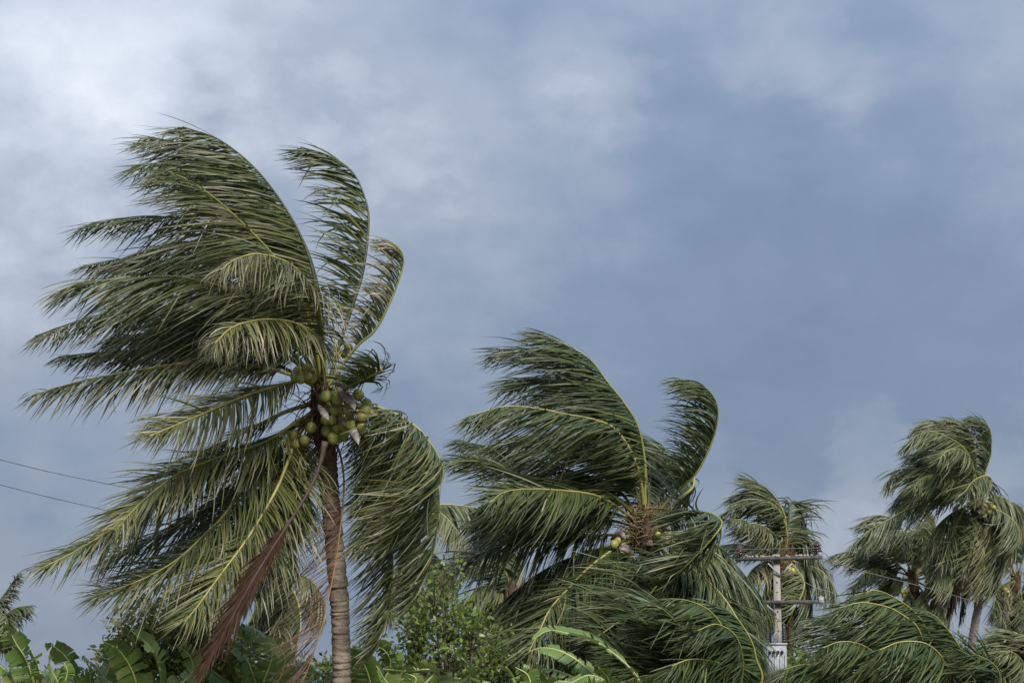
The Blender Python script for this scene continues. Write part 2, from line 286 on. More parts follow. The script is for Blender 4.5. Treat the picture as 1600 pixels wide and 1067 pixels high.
# ------------------------------------------------------------------ palm fronds
def pts_of(s):
    return [tuple(float(v) for v in p.split(',')) for p in s.split()]
WIND = np.array([-0.95, 0.12, 0.0])
def smooth_noise(n, step, r):
    m = max(3, int(n / step) + 3); return np.interp(np.linspace(0, m - 1, n), np.arange(m), r.normal(size=m))
def frond(palm, depth, path, dz=0.0, mid=0.0, n=105, L=1.0, wind=1.0, g=0.42, bend=0.52, a0=74, a1=34, vee=-42, s0=0.16, roll=0.0, tone=0.45, dry=0.1, leaf='leaf', rib='rib_green',
          width=0.0165, rad=0.040, K=6, gone=0.05, curl=0.0, jit=1.0, base_dz=0.0, label=None):
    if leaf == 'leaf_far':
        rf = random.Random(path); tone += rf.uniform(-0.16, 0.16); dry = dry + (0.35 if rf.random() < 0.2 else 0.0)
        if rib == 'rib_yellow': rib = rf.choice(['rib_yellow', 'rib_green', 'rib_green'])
    L *= 1.2; n = int(n * 1.5); width *= 0.9
    P2 = np.array(pts_of(path)); seg = np.r_[0, np.cumsum(np.linalg.norm(np.diff(P2, axis=0), axis=1))]; u = seg / seg[-1]
    P = np.array([at(x, y, depth + base_dz + dz * t ** 1.15 + mid * 4 * t * (1 - t)) for (x, y), t in zip(P2, u)])
    C = spline(P, 44); T = unit(np.gradient(C, axis=0)); up = np.array([0, 0, 1.0])
    n0 = up - T[1] * np.dot(up, T[1])
    if np.linalg.norm(n0) < 0.15: n0 = np.array([1.0, 0, 0])
    if not roll:   # the upper face of a bowed frond is on the outside of its bow
        bow = C[22] - (C[4] + C[-1]) / 2; bow -= T[1] * np.dot(bow, T[1]); n0 = n0 * 0.5 + bow * 3.0
    T, Nn, S = frames(C, n0)
    if roll:
        ang = R(roll) * np.linspace(0.3, 1, len(C))[:, None]; Nn, S = Nn * np.cos(ang) + S * np.sin(ang), S * np.cos(ang) - Nn * np.sin(ang)
    s = np.linspace(0, 1, len(C)); r = rad * (1 - 0.84 * s) + 0.0035; r[:4] *= np.array([1.9, 1.6, 1.3, 1.1])
    fo = tube('frond', C, r, MT[rib], palm, 6, n0, 0.75)
    if label: fo['label'] = label
    r_ = np.random.default_rng(int(abs(P2.sum() * 7 + depth * 13)) % 2 ** 31)
    allV = []; allQ = []; allT = []; off = 0
    for sg in (-1, 1):
        sl = s0 + (1 - s0) * (np.arange(n) + r_.uniform(-0.3, 0.3, n)) / n; sl = np.clip(sl, 0, 0.998)
        sl = sl[r_.random(n) > gone]; m = len(sl); q = (sl - s0) / (1 - s0)
        ip = lambda A: np.stack([np.interp(sl, s, A[:, k]) for k in range(3)], 1)
        p, t, nn, ss = ip(C), unit(ip(T)), unit(ip(Nn)), unit(ip(S))
        ll = L * np.interp(q, [0, 0.12, 0.35, 0.6, 0.85, 1], [0.5, 0.82, 1, 0.94, 0.62, 0.34]) * (1 + 0.14 * r_.normal(size=m))
        brk = r_.random(m) < 0.05; ll[brk] *= r_.uniform(0.35, 0.8, brk.sum())
        clump = smooth_noise(m, 5, r_) * jit; clump2 = smooth_noise(m, 4, r_) * jit
        a = np.radians(np.interp(q, [0, 0.5, 1], [a0, a0 * 0.55 + a1 * 0.45, a1]) + 4.5 * clump + (3.0 + 6.0 * q ** 2) * r_.normal(size=m) * jit)
        v = np.radians(vee + 8 * clump2 + (7 + 22 * q ** 2) * r_.normal(size=m) * jit)
        d0 = t * np.cos(a)[:, None] + np.sin(a)[:, None] * (sg * ss * np.cos(v)[:, None] + nn * np.sin(v)[:, None])
        F = wind * WIND + np.array([0, 0, -g]) ; F = F[None] + 0.10 * r_.normal(size=(m, 3)) * jit + 0.12 * clump[:, None] * np.array([0.2, 0.5, 0.8])
        stray = r_.random(m) < 0.07; F[stray] += r_.normal(size=(stray.sum(), 3)) * 0.55 + np.array([0, 0, -0.4])
        F = unit(F)
        B = np.clip(bend * (1 + 0.2 * r_.normal(size=m) + 0.14 * clump2) + 0.25 * stray, 0.05, 0.97)
        pts = [p]; ds = []; kink = r_.random(m) < 0.035
        for k in range(K):
            x = (k + 0.5) / K; b = (B * x ** 1.05)[:, None]
            dk = unit(d0 * (1 - b) + F * b)
            if curl:
                ph = curl * x * x * (1 + 0.5 * r_.normal(size=m)); dk = unit(dk + ph[:, None] * (-nn * 0.5 - t * 0.6 + np.array([0.45, 0, -0.5])))
            if k >= K // 2: dk = np.where(kink[:, None], unit(dk * 0.35 + np.array([-0.25, 0.05, -0.8])), dk)
            ds.append(dk); pts.append(pts[-1] + dk * (ll / K)[:, None])
        pts = np.stack(pts, 1); ds.append(ds[-1]); D = np.stack(ds, 1)
        w = t[:, None] - D * np.sum(t[:, None] * D, -1, keepdims=True); w = np.where(np.linalg.norm(w, axis=-1, keepdims=True) < 0.25, w + 0.6 * np.cross(D, nn[:, None]), w); w = unit(w)
        nz = np.cross(w, D); tw = (r_.normal(size=m) * 0.45)[:, None] + np.linspace(0, 1, K + 1)[None] * (r_.normal(size=m) * 0.7)[:, None]
        W = w * np.cos(tw)[..., None] + nz * np.sin(tw)[..., None]; NZ = np.cross(W, D)
        x = np.linspace(0, 1, K + 1); prof = np.interp(x, [0, 0.12, 0.45, 0.8, 1], [0.5, 1, 0.95, 0.5, 0.06])
        hw = width * prof[None] * (0.85 + 0.3 * r_.random(m))[:, None] * np.interp(q, [0, 0.2, 0.8, 1], [0.8, 1, 0.85, 0.55])[:, None]
        V = np.stack([pts - W * hw[..., None], pts - NZ * (hw * 0.4)[..., None], pts + W * hw[..., None]], 2)
        base = (np.arange(m) * (K + 1) * 3)[:, None, None] + (np.arange(K) * 3)[None, :, None] + np.arange(2)[None, None, :]
        Q = np.stack([base, base + 1, base + 4, base + 3], -1).reshape(-1, 4) + off
        rr = np.clip(tone - 0.05 + 0.12 * clump + 0.26 * r_.normal(size=m), 0, 1)
        dd = np.clip(dry * 0.6 * (smooth_noise(m, 7, r_) + 0.4) + dry * 0.5 * (q - 0.3) + (r_.random(m) < dry * 0.3) * 0.7, 0, 1)
        ti = np.zeros((m, K + 1, 3, 3)); ti[..., 0] = rr[:, None, None]; ti[..., 1] = x[None, :, None]
        ti[..., 2] = np.clip(dd[:, None, None] * (0.25 + 1.1 * x[None, :, None] ** 1.4) + np.clip(x - 0.86, 0, 1)[None, :, None] * 3.0 * (r_.random(m) < 0.35)[:, None, None], 0, 0.92)
        allV.append(V.reshape(-1, 3)); allQ.append(Q); allT.append(ti.reshape(-1, 3)); off += m * (K + 1) * 3
    lo = quads('leaflets', np.vstack(allV), np.vstack(allQ), MT[leaf], fo, np.vstack(allT)); lo['kind'] = 'stuff'
    return fo

def trunk(palm, depth, path, w_top, w_bot, mat, rings=0.075, k=18, flare=1.5):
    """ringed palm stem from the crown down to the ground; path is top to bottom, the rest runs on to z = 0"""
    P = [at(x, y, depth) for x, y in pts_of(path)]
    lo = P[-1]; dirv = unit(P[-1] - P[-2]); steps = max(2, int(lo[2] / 0.8))
    slope = dirv[:2] / max(abs(dirv[2]), 0.2)
    for i in range(1, steps + 1):
        f = i / steps; z = lo[2] * (1 - f) - (0.15 if i == steps else 0); P.append(np.array([lo[0] + slope[0] * lo[2] * f * 0.6, lo[1] + slope[1] * lo[2] * f * 0.6, z]))
    tot = np.sum(np.linalg.norm(np.diff(np.array(P), axis=0), axis=1)); n = int(tot / (rings / 4)); C = spline(P, n)
    r_ = np.random.default_rng(int(depth * 100)); s = np.linspace(0, 1, n); dist = s * tot
    # ring edges at uneven spacing
    edges = np.cumsum(rings * r_.uniform(0.3, 1.9, int(tot / rings * 1.7) + 8)); idx = np.searchsorted(edges, dist); prev = np.r_[0, edges][idx]; fr = (dist - prev) / (edges[idx] - prev)
    rad = np.interp(s, [0, 1], [w_top / 2, w_bot / 2]) * (1 + (flare - 1) * np.clip((s - 0.9) / 0.1, 0, 1) ** 2)
    V, Q = tube_arrays(C, 1.0, k, (0, 1, 0)); V = V.reshape(n, k, 3); dirs = V - C[:, None]
    ringamp = r_.uniform(-0.03, 0.06, len(edges) + 1)[idx]
    wob = np.array([smooth_noise(k, 3, r_) for _ in range(len(edges) + 1)])[idx] * 0.03
    sc = rad * (1 + ringamp + r_.uniform(0.0, 0.16, len(edges) + 1)[idx] * (fr - 0.5))
    sc = sc[:, None] * (1 + wob)
    V = C[:, None] + dirs * sc[..., None]
    V[:, :, 2] += 0.012 * np.sin(np.linspace(0, 2 * np.pi, k, endpoint=False))[None] * smooth_noise(n, 12, r_)[:, None]
    return quads('trunk', V.reshape(-1, 3), Q, mat, palm, smooth=True)

NUT = {}
def nut_mesh(kind):
    if kind in NUT: return NUT[kind]
    k = 14; prof = [(0.02, 1.0), (0.35, 0.97), (0.68, 0.80), (0.92, 0.45), (1.0, 0.02), (0.94, -0.40), (0.74, -0.78), (0.42, -1.02), (0.14, -1.14), (0.01, -1.16)]
    V, Q = lathe_arrays((0, 0, 0), prof, k); a = np.arctan2(V[:, 1], V[:, 0]); V[:, :2] *= (1 + 0.055 * np.cos(3 * a))[:, None]
    o = quads('coconut', V, Q, MT[kind], smooth=True); NUT[kind] = o.data; bpy.data.objects.remove(o); return NUT[kind]
def cap_mesh():
    if 'cap' in NUT: return NUT['cap']
    V, Q = lathe_arrays((0, 0, 0), [(0.01, 1.12), (0.10, 1.10), (0.16, 1.06), (0.38, 1.02), (0.46, 0.95), (0.44, 0.90)], 9); a = np.arctan2(V[:, 1], V[:, 0])
    V[:, :2] *= (1 + 0.14 * np.cos(3 * a))[:, None]
    o = quads('calyx', V, Q, MT['calyx'], smooth=True); NUT['cap'] = o.data; bpy.data.objects.remove(o); return NUT['cap']
def coconut(palm, pos, r, hub, kind='coconut'):
    o = link('coconut', nut_mesh(kind), palm); c = link('calyx', cap_mesh(), None); c.parent = o
    o.matrix_parent_inverse = Matrix.Identity(4)
    ax = Vector(np.asarray(hub) - np.asarray(pos)).normalized(); ax = (ax * 0.6 + Vector((random.uniform(-.3, .3), random.uniform(-.5, .1), 0.75))).normalized()
    o.rotation_euler = ax.to_track_quat('Z', 'Y').to_euler(); o.location = Vector(pos) - palm.location; o.scale = (r,) * 3
    return o
def nuts(palm, depth, hub_px, items, r, dzs, ripe=0.15, stalks=True):
    hub = at(hub_px[0], hub_px[1], depth)
    rr = random.Random(int(hub_px[0])); allc = []
    for (x, y) in items:
        d = depth + dzs + rr.uniform(-0.12, 0.12); p = at(x, y, d); coconut(palm, p, r * rr.uniform(0.78, 1.12), hub, 'coconut_ripe' if rr.random() < ripe else 'coconut'); allc.append(p)
    if stalks:
        S = []
        for p in allc:
            m = (hub + p) / 2 + np.array([rr.uniform(-.05, .05), -0.1, 0.10]); S.append(tube_arrays(spline([hub, m, p + np.array([0, 0, r * 0.9])], 8), np.linspace(0.016, 0.007, 8), 5))
        V, Q = join(S); o = quads('fruit_stalks', V, Q, MT['rib_green'], palm, smooth=True); o['kind'] = 'stuff'
def spathe(palm, depth, path, w, dz=0.0, bow=0.5, mat='spathe'):
    """boat-shaped dry husk"""
    P = pts_of(path); C = spline([at(x, y, depth + dz * i / (len(P) - 1)) for i, (x, y) in enumerate(P)], 14); T, Nn, S = frames(C, np.array([0.2, -1.0, 0.3]))
    s = np.linspace(0, 1, 14); hw = w / 2 * np.interp(s, [0, 0.15, 0.5, 0.8, 1], [0.3, 0.75, 1, 0.65, 0.03]); c = np.linspace(-1, 1, 7)
    V = C[:, None] + S[:, None] * (hw[:, None] * np.sin(c * 1.1)[None])[..., None] - Nn[:, None] * (hw[:, None] * bow * (1 - np.cos(c * 1.3))[None] * 1.3)[..., None]
    i = np.arange(13)[:, None] * 7; j = np.arange(6)[None]; Q = np.stack([i + j, i + j + 1, i + 7 + j + 1, i + 7 + j], -1).reshape(-1, 4)
    V2 = V - Nn[:, None] * 0.012
    return quads('spathe', np.vstack([V.reshape(-1, 3), V2.reshape(-1, 3)]), np.vstack([Q, Q[:, ::-1] + 98]), MT[mat], palm, smooth=True)
def heart(palm, depth, c_px, h_m, r_m, nfib=60, straw=0, hang=0.5):
    """fibrous sheaths where the fronds leave the stem, with loose fibres"""
    c = at(c_px[0], c_px[1], depth); rr = np.random.default_rng(int(abs(c_px[0]))); S = []
    for i in range(16):
        a = i * 2.4; d = np.array([math.cos(a), math.sin(a), 0]); b = c + d * r_m * 0.6 + np.array([0, 0, -h_m * 0.55]); m = c + d * r_m * 1.0 + np.array([0, 0, rr.uniform(-0.2, 0.1) * h_m]); e_ = c + d * r_m * rr.uniform(1.0, 1.6) + np.array([0, 0, h_m * rr.uniform(0.25, 0.6)])
        S.append(tube_arrays(spline([b, m, e_], 9), np.linspace(r_m * 0.42, r_m * 0.10, 9), 7, d, 0.45))
    V, Q = join(S); o = quads('leaf_sheaths', V, Q, MT['fibre'], palm, smooth=True); o['kind'] = 'stuff'
    for cnt, nm, mat, up in ((nfib, 'hanging_fibres', 'fibre', -1), (straw, 'flower_strands', 'straw', 1)):
        if not cnt: continue
        S = []
        for i in range(cnt):
            a = rr.uniform(0, 6.28); d = np.array([math.cos(a), math.sin(a), 0]); b = c + d * r_m * rr.uniform(0.5, 1.1) + np.array([0, 0, rr.uniform(-0.5, 0.4) * h_m])
            ln = hang * rr.uniform(0.4, 1.1)
            if up < 0: m = b + d * ln * 0.25 + np.array([-0.1, 0, -0.25 * ln]); e_ = m + np.array([-0.35 * ln, 0, -0.8 * ln]) + rr.normal(size=3) * 0.08
            else: m = b + d * ln * 0.5 + np.array([0, 0, 0.35 * ln]); e_ = m + d * ln * 0.3 + np.array([-0.15, 0, rr.uniform(-0.25, 0.3) * ln]) + rr.normal(size=3) * 0.05
            S.append(tube_arrays(spline([b, m, e_], 7), np.linspace(0.011, 0.003, 7), 4, (0.3, 0.8, 0.2)))
        V, Q = join(S); o = quads(nm, V, Q, MT[mat], palm); o['kind'] = 'stuff'

# ------------------------------------------------------------------ bananas and bushes
def banana_leaf(plant, depth, path, w, dz=0.0, roll=0.0, tone=0.5, fold=25, tear=0.85, brown=0.0, seed=0, mid=0.0, label=None):
    P2 = np.array(pts_of(path)); seg = np.r_[0, np.cumsum(np.linalg.norm(np.diff(P2, axis=0), axis=1))]; u = seg / seg[-1]
    C = spline([at(x, y, depth + dz * t + mid * 4 * t * (1 - t)) for (x, y), t in zip(P2, u)], 60); T = unit(np.gradient(C, axis=0))
    n0 = np.array([0, -0.35, 1.0]); T, Nn, S = frames(C, n0); r_ = np.random.default_rng(int(abs(P2.sum())) + seed)
    ang = R(roll); Nn, S = Nn * math.cos(ang) + S * math.sin(ang), S * math.cos(ang) - Nn * math.sin(ang)
    s = np.linspace(0, 1, 60); lo = tube('leaf', C, np.interp(s, [0, 1], [0.028, 0.005]), MT['banana_rib'], plant, 6, n0)
    lo.name = 'leaf'
    V = []; Q = []; TI = []; s0 = 0.10; m = 5
    tot = seg[-1] * PXK * depth
    for sg in (-1, 1):
        q = s0
        while q < 0.995:
            dq = min(r_.choice([0.025, 0.05, 0.09, 0.20], p=[0.3, 0.3, 0.27, 0.13]) * (1.7 - tear), 0.999 - q)
            gap = 0.009 if r_.random() < tear else 0.0
            k = max(2, int(dq / 0.02) + 1); ss = np.linspace(q, max(q + dq - gap, q + 0.004), k + 1)
            f = R(fold + r_.normal() * 24 * tear); lag = r_.normal() * 0.20 * tear; cv = r_.normal() * 0.25 + 0.35; tn = np.clip(tone + r_.normal() * 0.13, 0, 1); br = max(0, r_.normal() * 0.22 + brown)
            p = np.stack([np.interp(ss, s, C[:, j]) for j in range(3)], 1); t = np.stack([np.interp(ss, s, T[:, j]) for j in range(3)], 1)
            nn = np.stack([np.interp(ss, s, Nn[:, j]) for j in range(3)], 1); sd_ = np.stack([np.interp(ss, s, S[:, j]) for j in range(3)], 1)
            hw = w * np.interp((ss - s0) / (1 - s0), [0, 0.08, 0.35, 0.7, 0.9, 1], [0.35, 0.8, 1, 0.9, 0.55, 0.05]) * (1 + r_.normal(0, 0.03, k + 1))
            x = np.linspace(0, 1, m + 1); b0 = len(V) and sum(len(v) for v in V) or 0
            g = np.zeros((k + 1, m + 1, 3)); acc = p.copy(); g[:, 0] = acc
            for j in range(m):
                a = f * (0.4) - cv * (j + 0.5) / m * 1.5 - 0.15
                dirn = sg * sd_ * math.cos(a) + nn * math.sin(a) + t * (0.28 + lag) * (0.5 + 0.5 * j / m)
                dirn = dirn + np.array([-0.22, 0.03, -0.16]) * (j / m) * (0.6 + 1.6 * tear * r_.random())
                acc = acc + unit(dirn) * (hw / m)[:, None]; g[:, j + 1] = acc
            g += nn[:, None] * (0.006 * np.sin(np.arange(k + 1) * 2.1 + r_.random() * 6))[:, None, None] * x[None, :, None]
            i = np.arange(k)[:, None] * (m + 1); jj = np.arange(m)[None]; qd = np.stack([i + jj, i + jj + 1, i + m + 2 + jj, i + m + 1 + jj], -1).reshape(-1, 4)
            ti = np.zeros((k + 1, m + 1, 3)); ti[..., 0] = tn; ti[..., 1] = (ss * tot)[:, None]; ti[..., 2] = np.clip(br * x[None] ** 3 * 3, 0, 0.9)
            V.append(g.reshape(-1, 3)); Q.append(qd + b0); TI.append(ti.reshape(-1, 3)); q += dq
    bl = quads('blade', np.vstack(V), np.vstack(Q), MT['banana'], lo, np.vstack(TI), smooth=True)
    return lo
def banana(label, depth, base_px, leaves, top_y=1110, **kw):
    b = at(base_px, top_y, depth); root = thing('banana_plant', label, 'banana plant', (b[0], b[1], 0.0), 'banana plants along the bottom')
    C = spline([(b[0], b[1], -0.05), (b[0] + 0.05, b[1], b[2] * 0.5), (b[0], b[1], max(b[2], 0.6))], 14); tube('pseudostem', C, np.linspace(0.13, 0.07, 14), MT['banana_stem'], root, 12, (0, 1, 0))
    for lf in leaves:
        k = dict(kw); k.update(lf[2] if len(lf) > 2 else {}); banana_leaf(root, depth, f'{base_px},{top_y} ' + lf[0] if not k.pop('own', 0) else lf[0], lf[1], **k)
    return root
def leaf_cloud(name, parent, centres, per, spread, size, mat, seed, tone=(0.2, 0.95), wid=0.42):
    """leaves on short twigs round each centre: six-point folded leaves"""
    r_ = np.random.default_rng(seed); c = np.repeat(np.asarray(centres, float), per, 0); n = len(c)
    p = c + r_.normal(size=(n, 3)) * spread; d = unit((p - c) * 1.2 + r_.normal(size=(n, 3)) * spread * 0.5 + np.array([-0.4, -0.15, 0.15]) * spread)
    nn = unit(np.cross(d, r_.normal(size=(n, 3))) + np.array([0, -0.4, 0.7])); sd_ = unit(np.cross(d, nn)); nn = np.cross(sd_, d); l = size * r_.uniform(0.6, 1.3, n)
    w = l * wid; V = np.zeros((n, 8, 3)); fx = [0, 0.35, 0.72, 1.0]; fw = [0.1, 0.95, 0.75, 0.05]
    for j in range(4):
        ctr = p + d * (l * fx[j])[:, None] - nn * (l * 0.12 * fx[j] ** 2)[:, None]
        V[:, 2 * j] = ctr - sd_ * (w * fw[j] / 2)[:, None]; V[:, 2 * j + 1] = ctr + sd_ * (w * fw[j] / 2)[:, None]
    b = (np.arange(n) * 8)[:, None]; Q = np.stack([np.concatenate([b + 2 * j, b + 2 * j + 1, b + 2 * j + 3, b + 2 * j + 2], 1) for j in range(3)], 1).reshape(-1, 4)
    ti = np.zeros((n, 8, 3)); tcl = np.repeat(r_.uniform(*tone, len(centres)), per); ti[..., 0] = np.clip(tcl + r_.normal(size=n) * 0.16, 0, 1)[:, None]; ti[..., 2] = np.where(r_.random(n) < 0.04, 0.7, 0.0)[:, None]
    o = quads(name, V.reshape(-1, 3), Q, MT[mat], parent, ti.reshape(-1, 3)); o['kind'] = 'stuff'; return o
def bush(name, label, depth, blobs, n_tw, per, spread, size, mat, seed, base_px, cat='bush', wid=0.42, tone=(0.2, 0.95)):
    """blobs: (px, py, radius px x, radius px y, depth radius m); a woody stem forks to twigs in every blob"""
    r_ = np.random.default_rng(seed); b = at(base_px, 1067, depth); root = thing(name, label, cat, (b[0], b[1], 0.0))
    base = np.array([b[0], b[1], -0.05]); cs = []; S = []
    ar = np.array([bl[2] * bl[3] for bl in blobs], float); ar /= ar.sum()
    for bl, f in zip(blobs, ar):
        c = at(bl[0], bl[1], depth + (bl[5] if len(bl) > 5 else 0)); k = max(3, int(n_tw * f)); v = unit(r_.normal(size=(k, 3))) * (r_.random(k) ** 0.45)[:, None]
        rad = np.array([bl[2] * PXK * depth, bl[4], bl[3] * PXK * depth]); pts = c + v * rad; cs.append(pts)
        fork = base * 0.45 + c * 0.55 + r_.normal(size=3) * 0.1; S.append(tube_arrays(spline([base, fork + np.array([0.1, 0, -0.2]), c], 12), np.linspace(0.05, 0.014, 12), 6, (0.2, 0.9, 0)))
        for p in pts[:: max(1, k // 26)]: S.append(tube_arrays(spline([c * 0.8 + fork * 0.2, (c + p) / 2 + r_.normal(size=3) * 0.05, p], 6), np.linspace(0.012, 0.004, 6), 4, (0.2, 0.9, 0)))
    V, Q = join(S); quads('branches', V, Q, MT['bark'], root, smooth=True)
    leaf_cloud('crown', root, np.vstack(cs), per, spread, size, mat, seed + 1, tone, wid)
    return root

# ------------------------------------------------------------------ ground
G = Mat('ground_soil'); gn = G.noise(0.6, 6, 0.6); G.l(G.ramp(gn, [(0.3, (0.05, 0.06, 0.025)), (0.55, (0.09, 0.10, 0.04)), (0.8, (0.16, 0.13, 0.08))]), G.p.inputs['Base Color']); G.p.inputs['Roughness'].default_value = 0.95; G.bump(gn, 0.6, 0.1)
gs = [-2000, -600, -200, -90, -50, -25, 0, 25, 50, 90, 200, 600, 2000]
gv = [(x, y + 45, 0) for y in gs for x in gs]; gq = [(r * 13 + c, r * 13 + c + 1, r * 13 + c + 14, r * 13 + c + 13) for r in range(12) for c in range(12)]
ground = quads('ground', np.array(gv, float), np.array(gq), G.m); ground['kind'] = 'structure'

# ------------------------------------------------------------------ palms
def palm(label, depth, crown_px, base_shift=0.0, group='coconut palms bent by the wind'):
    c = at(crown_px[0], crown_px[1], depth); return thing('coconut_palm', label, 'palm tree', (c[0] + base_shift, c[1], 0.0), group)

# --- the big palm on the left
D1 = 31.0
p1 = palm('tall coconut palm at left, full of green coconuts, its fronds streaming left', D1, (512, 640), 0.4)
trunk(p1, D1, '508,640 510,700 513,745 518,800 523,860 529,920 532,980 534,1067', 0.30, 0.27, trunk_mat('trunk_big', (0.27, 0.21, 0.165), (0.42, 0.34, 0.275), (0.27, 0.16, 0.115), 6.6, 1.7), 0.065)
heart(p1, D1, (508, 640), 1.0, 0.20, 90, 24, 0.75)
f = lambda path, **k: frond(p1, D1, path, **k)
# back layer
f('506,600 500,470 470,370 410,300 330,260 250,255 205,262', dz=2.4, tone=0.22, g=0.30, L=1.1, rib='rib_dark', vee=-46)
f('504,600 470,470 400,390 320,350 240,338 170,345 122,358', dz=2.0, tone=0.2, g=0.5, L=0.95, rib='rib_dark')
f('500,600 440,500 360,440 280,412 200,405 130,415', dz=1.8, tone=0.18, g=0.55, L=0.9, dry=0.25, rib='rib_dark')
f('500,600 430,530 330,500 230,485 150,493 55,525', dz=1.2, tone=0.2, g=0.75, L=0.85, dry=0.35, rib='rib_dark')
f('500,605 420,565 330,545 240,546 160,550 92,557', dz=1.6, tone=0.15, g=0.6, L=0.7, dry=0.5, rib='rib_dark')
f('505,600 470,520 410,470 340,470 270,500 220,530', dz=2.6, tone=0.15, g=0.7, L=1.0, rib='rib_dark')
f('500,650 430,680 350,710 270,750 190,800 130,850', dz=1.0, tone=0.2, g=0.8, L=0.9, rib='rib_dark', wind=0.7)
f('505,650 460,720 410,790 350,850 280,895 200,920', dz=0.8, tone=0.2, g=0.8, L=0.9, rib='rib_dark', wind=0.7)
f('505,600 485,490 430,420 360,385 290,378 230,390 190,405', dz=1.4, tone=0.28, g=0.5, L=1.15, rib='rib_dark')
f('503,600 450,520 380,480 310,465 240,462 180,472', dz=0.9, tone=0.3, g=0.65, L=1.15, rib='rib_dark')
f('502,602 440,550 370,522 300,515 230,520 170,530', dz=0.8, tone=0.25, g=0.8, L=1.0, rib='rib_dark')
f('503,645 450,690 395,740 340,780 280,820 220,850 165,880', dz=-0.4, tone=0.42, g=0.8, L=0.95, rib='rib_green', wind=0.8, roll=-40, vee=-12, bend=0.36, a0=62, a1=30)
f('504,655 465,710 430,780 385,850 340,900 285,935', dz=-1.0, tone=0.45, g=0.8, L=0.95, rib='rib_green', wind=0.8, roll=-45, vee=-12, bend=0.36, a0=62, a1=30)
# the great upper sweep
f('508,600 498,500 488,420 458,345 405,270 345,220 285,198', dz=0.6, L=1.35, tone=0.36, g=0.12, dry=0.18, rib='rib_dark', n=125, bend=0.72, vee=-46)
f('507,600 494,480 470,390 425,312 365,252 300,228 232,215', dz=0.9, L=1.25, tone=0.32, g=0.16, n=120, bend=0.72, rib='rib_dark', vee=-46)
f('505,600 480,490 440,418 402,372 345,318 300,285 262,268', dz=-1.3, L=1.25, tone=0.5, g=0.42, dry=0.16, rib='rib_green', roll=-40)
f('508,600 504,540 497,480 480,440 448,410 402,397 365,407 345,422', dz=-3.0, L=0.85, tone=0.62, g=0.85, dry=0.4, rib='rib_yellow', wind=0.7, curl=0.5, roll=-35, vee=-25)
f('505,600 480,530 445,490 397,465 343,447 300,436 257,432 190,437 130,441 90,456', dz=-0.7, L=1.15, tone=0.52, g=0.75, dry=0.2, rib='rib_green', bend=0.68, roll=-30, vee=-30)
f('507,600 503,560 492,525 468,508 435,500 398,501 362,512 336,536', dz=-3.4, L=0.75, tone=0.72, g=0.9, dry=0.45, rib='rib_yellow', wind=0.6, curl=0.7, roll=-35, vee=-25)
f('500,605 430,578 336,564 268,570 202,581 141,592 95,604 50,618', dz=0.1, L=0.85, tone=0.5, g=1.2, dry=0.3, rib='rib_yellow', wind=0.6, gone=0.12, roll=-30, vee=-30)
# lower left, towards the camera
f('505,612 478,595 430,604 380,620 330,641 280,662 232,682', dz=-2.6, L=0.85, tone=0.72, g=0.65, dry=0.35, rib='rib_yellow', rad=0.042, wind=0.8, roll=-50, vee=-12, bend=0.36, a0=62, a1=30)
f('510,635 500,628 450,642 412,660 356,689 293,733 255,761 212,794 166,832 110,865 65,887', dz=-1.6, L=0.95, tone=0.68, g=0.75, dry=0.15, rib='rib_yellow', rad=0.045, wind=0.8, n=120, roll=-50, vee=-12, bend=0.36, a0=62, a1=30)
f('505,640 470,655 415,690 340,715 270,745 215,790 180,830', dz=-2.6, L=0.85, tone=0.72, g=0.75, dry=0.28, rib='rib_green', wind=0.8, roll=-50, vee=-12, bend=0.36, a0=62, a1=30)
f('500,650 460,660 435,690 402,728 356,797 313,842 268,880 210,910 150,930', dz=-2.0, L=1.05, tone=0.55, g=0.75, rib='rib_yellow', rad=0.042, wind=0.8, n=120, roll=-50, vee=-12, bend=0.36, a0=62, a1=30)
f('502,655 470,672 447,728 430,768 389,837 339,905 310,945 288,972', dz=-2.4, L=1.0, tone=0.68, g=0.8, dry=0.14, rib='rib_yellow', rad=0.042, wind=0.75, n=115, roll=-50, vee=-12, bend=0.36, a0=62, a1=30)
f('502,655 475,690 462,760 440,830 420,880 395,930', dz=-1.6, L=0.8, tone=0.55, g=1.1, rib='rib_green', wind=0.45, roll=-50, vee=-12)
# right side
f('512,610 530,540 552,475 568,420 576,350 571,312 550,268 512,243 470,230', dz=1.2, L=1.0, tone=0.38, g=0.14, rib='rib_dark', n=78, gone=0.14, bend=0.72, s0=0.24, width=0.020)
f('515,610 518,595 557,542 585,517 606,480 624,436 631,405 620,384 596,374', dz=0.3, L=0.68, tone=0.6, g=0.35, dry=1.3, rib='rib_green', n=85, gone=0.34, s0=0.28, bend=0.75)
f('515,620 545,604 572,590 596,579 590,574 568,575 545,588', dz=-0.8, mid=-0.9, L=0.52, tone=0.25, g=0.25, rib='rib_yellow', rad=0.05, wind=1.4, s0=0.3, n=64, bend=0.9, roll=0.01, vee=20)
f('515,640 548,632 592,637 640,660 667,685 690,725 688,752 656,780 630,812 606,855', dz=-0.9, L=1.15, tone=0.6, g=0.28, dry=0.12, rib='rib_green', bend=0.72, n=125, s0=0.12)
f('515,645 560,645 620,668 660,705 684,760 682,830 668,890 640,945', dz=-0.2, L=1.0, tone=0.52, g=0.5, dry=0.1, rib='rib_dark', bend=0.75, n=115)
f('514,650 545,655 578,695 594,740 606,810 613,870 612,920 606,960 594,1000 578,1028', dz=-0.3, L=0.85, tone=0.45, g=0.55, rib='rib_green', bend=0.6, n=110, a0=58)
f('514,650 555,662 590,690 620,740 640,800 650,860', dz=1.0, L=1.0, tone=0.3, g=0.5, rib='rib_dark', bend=0.75)
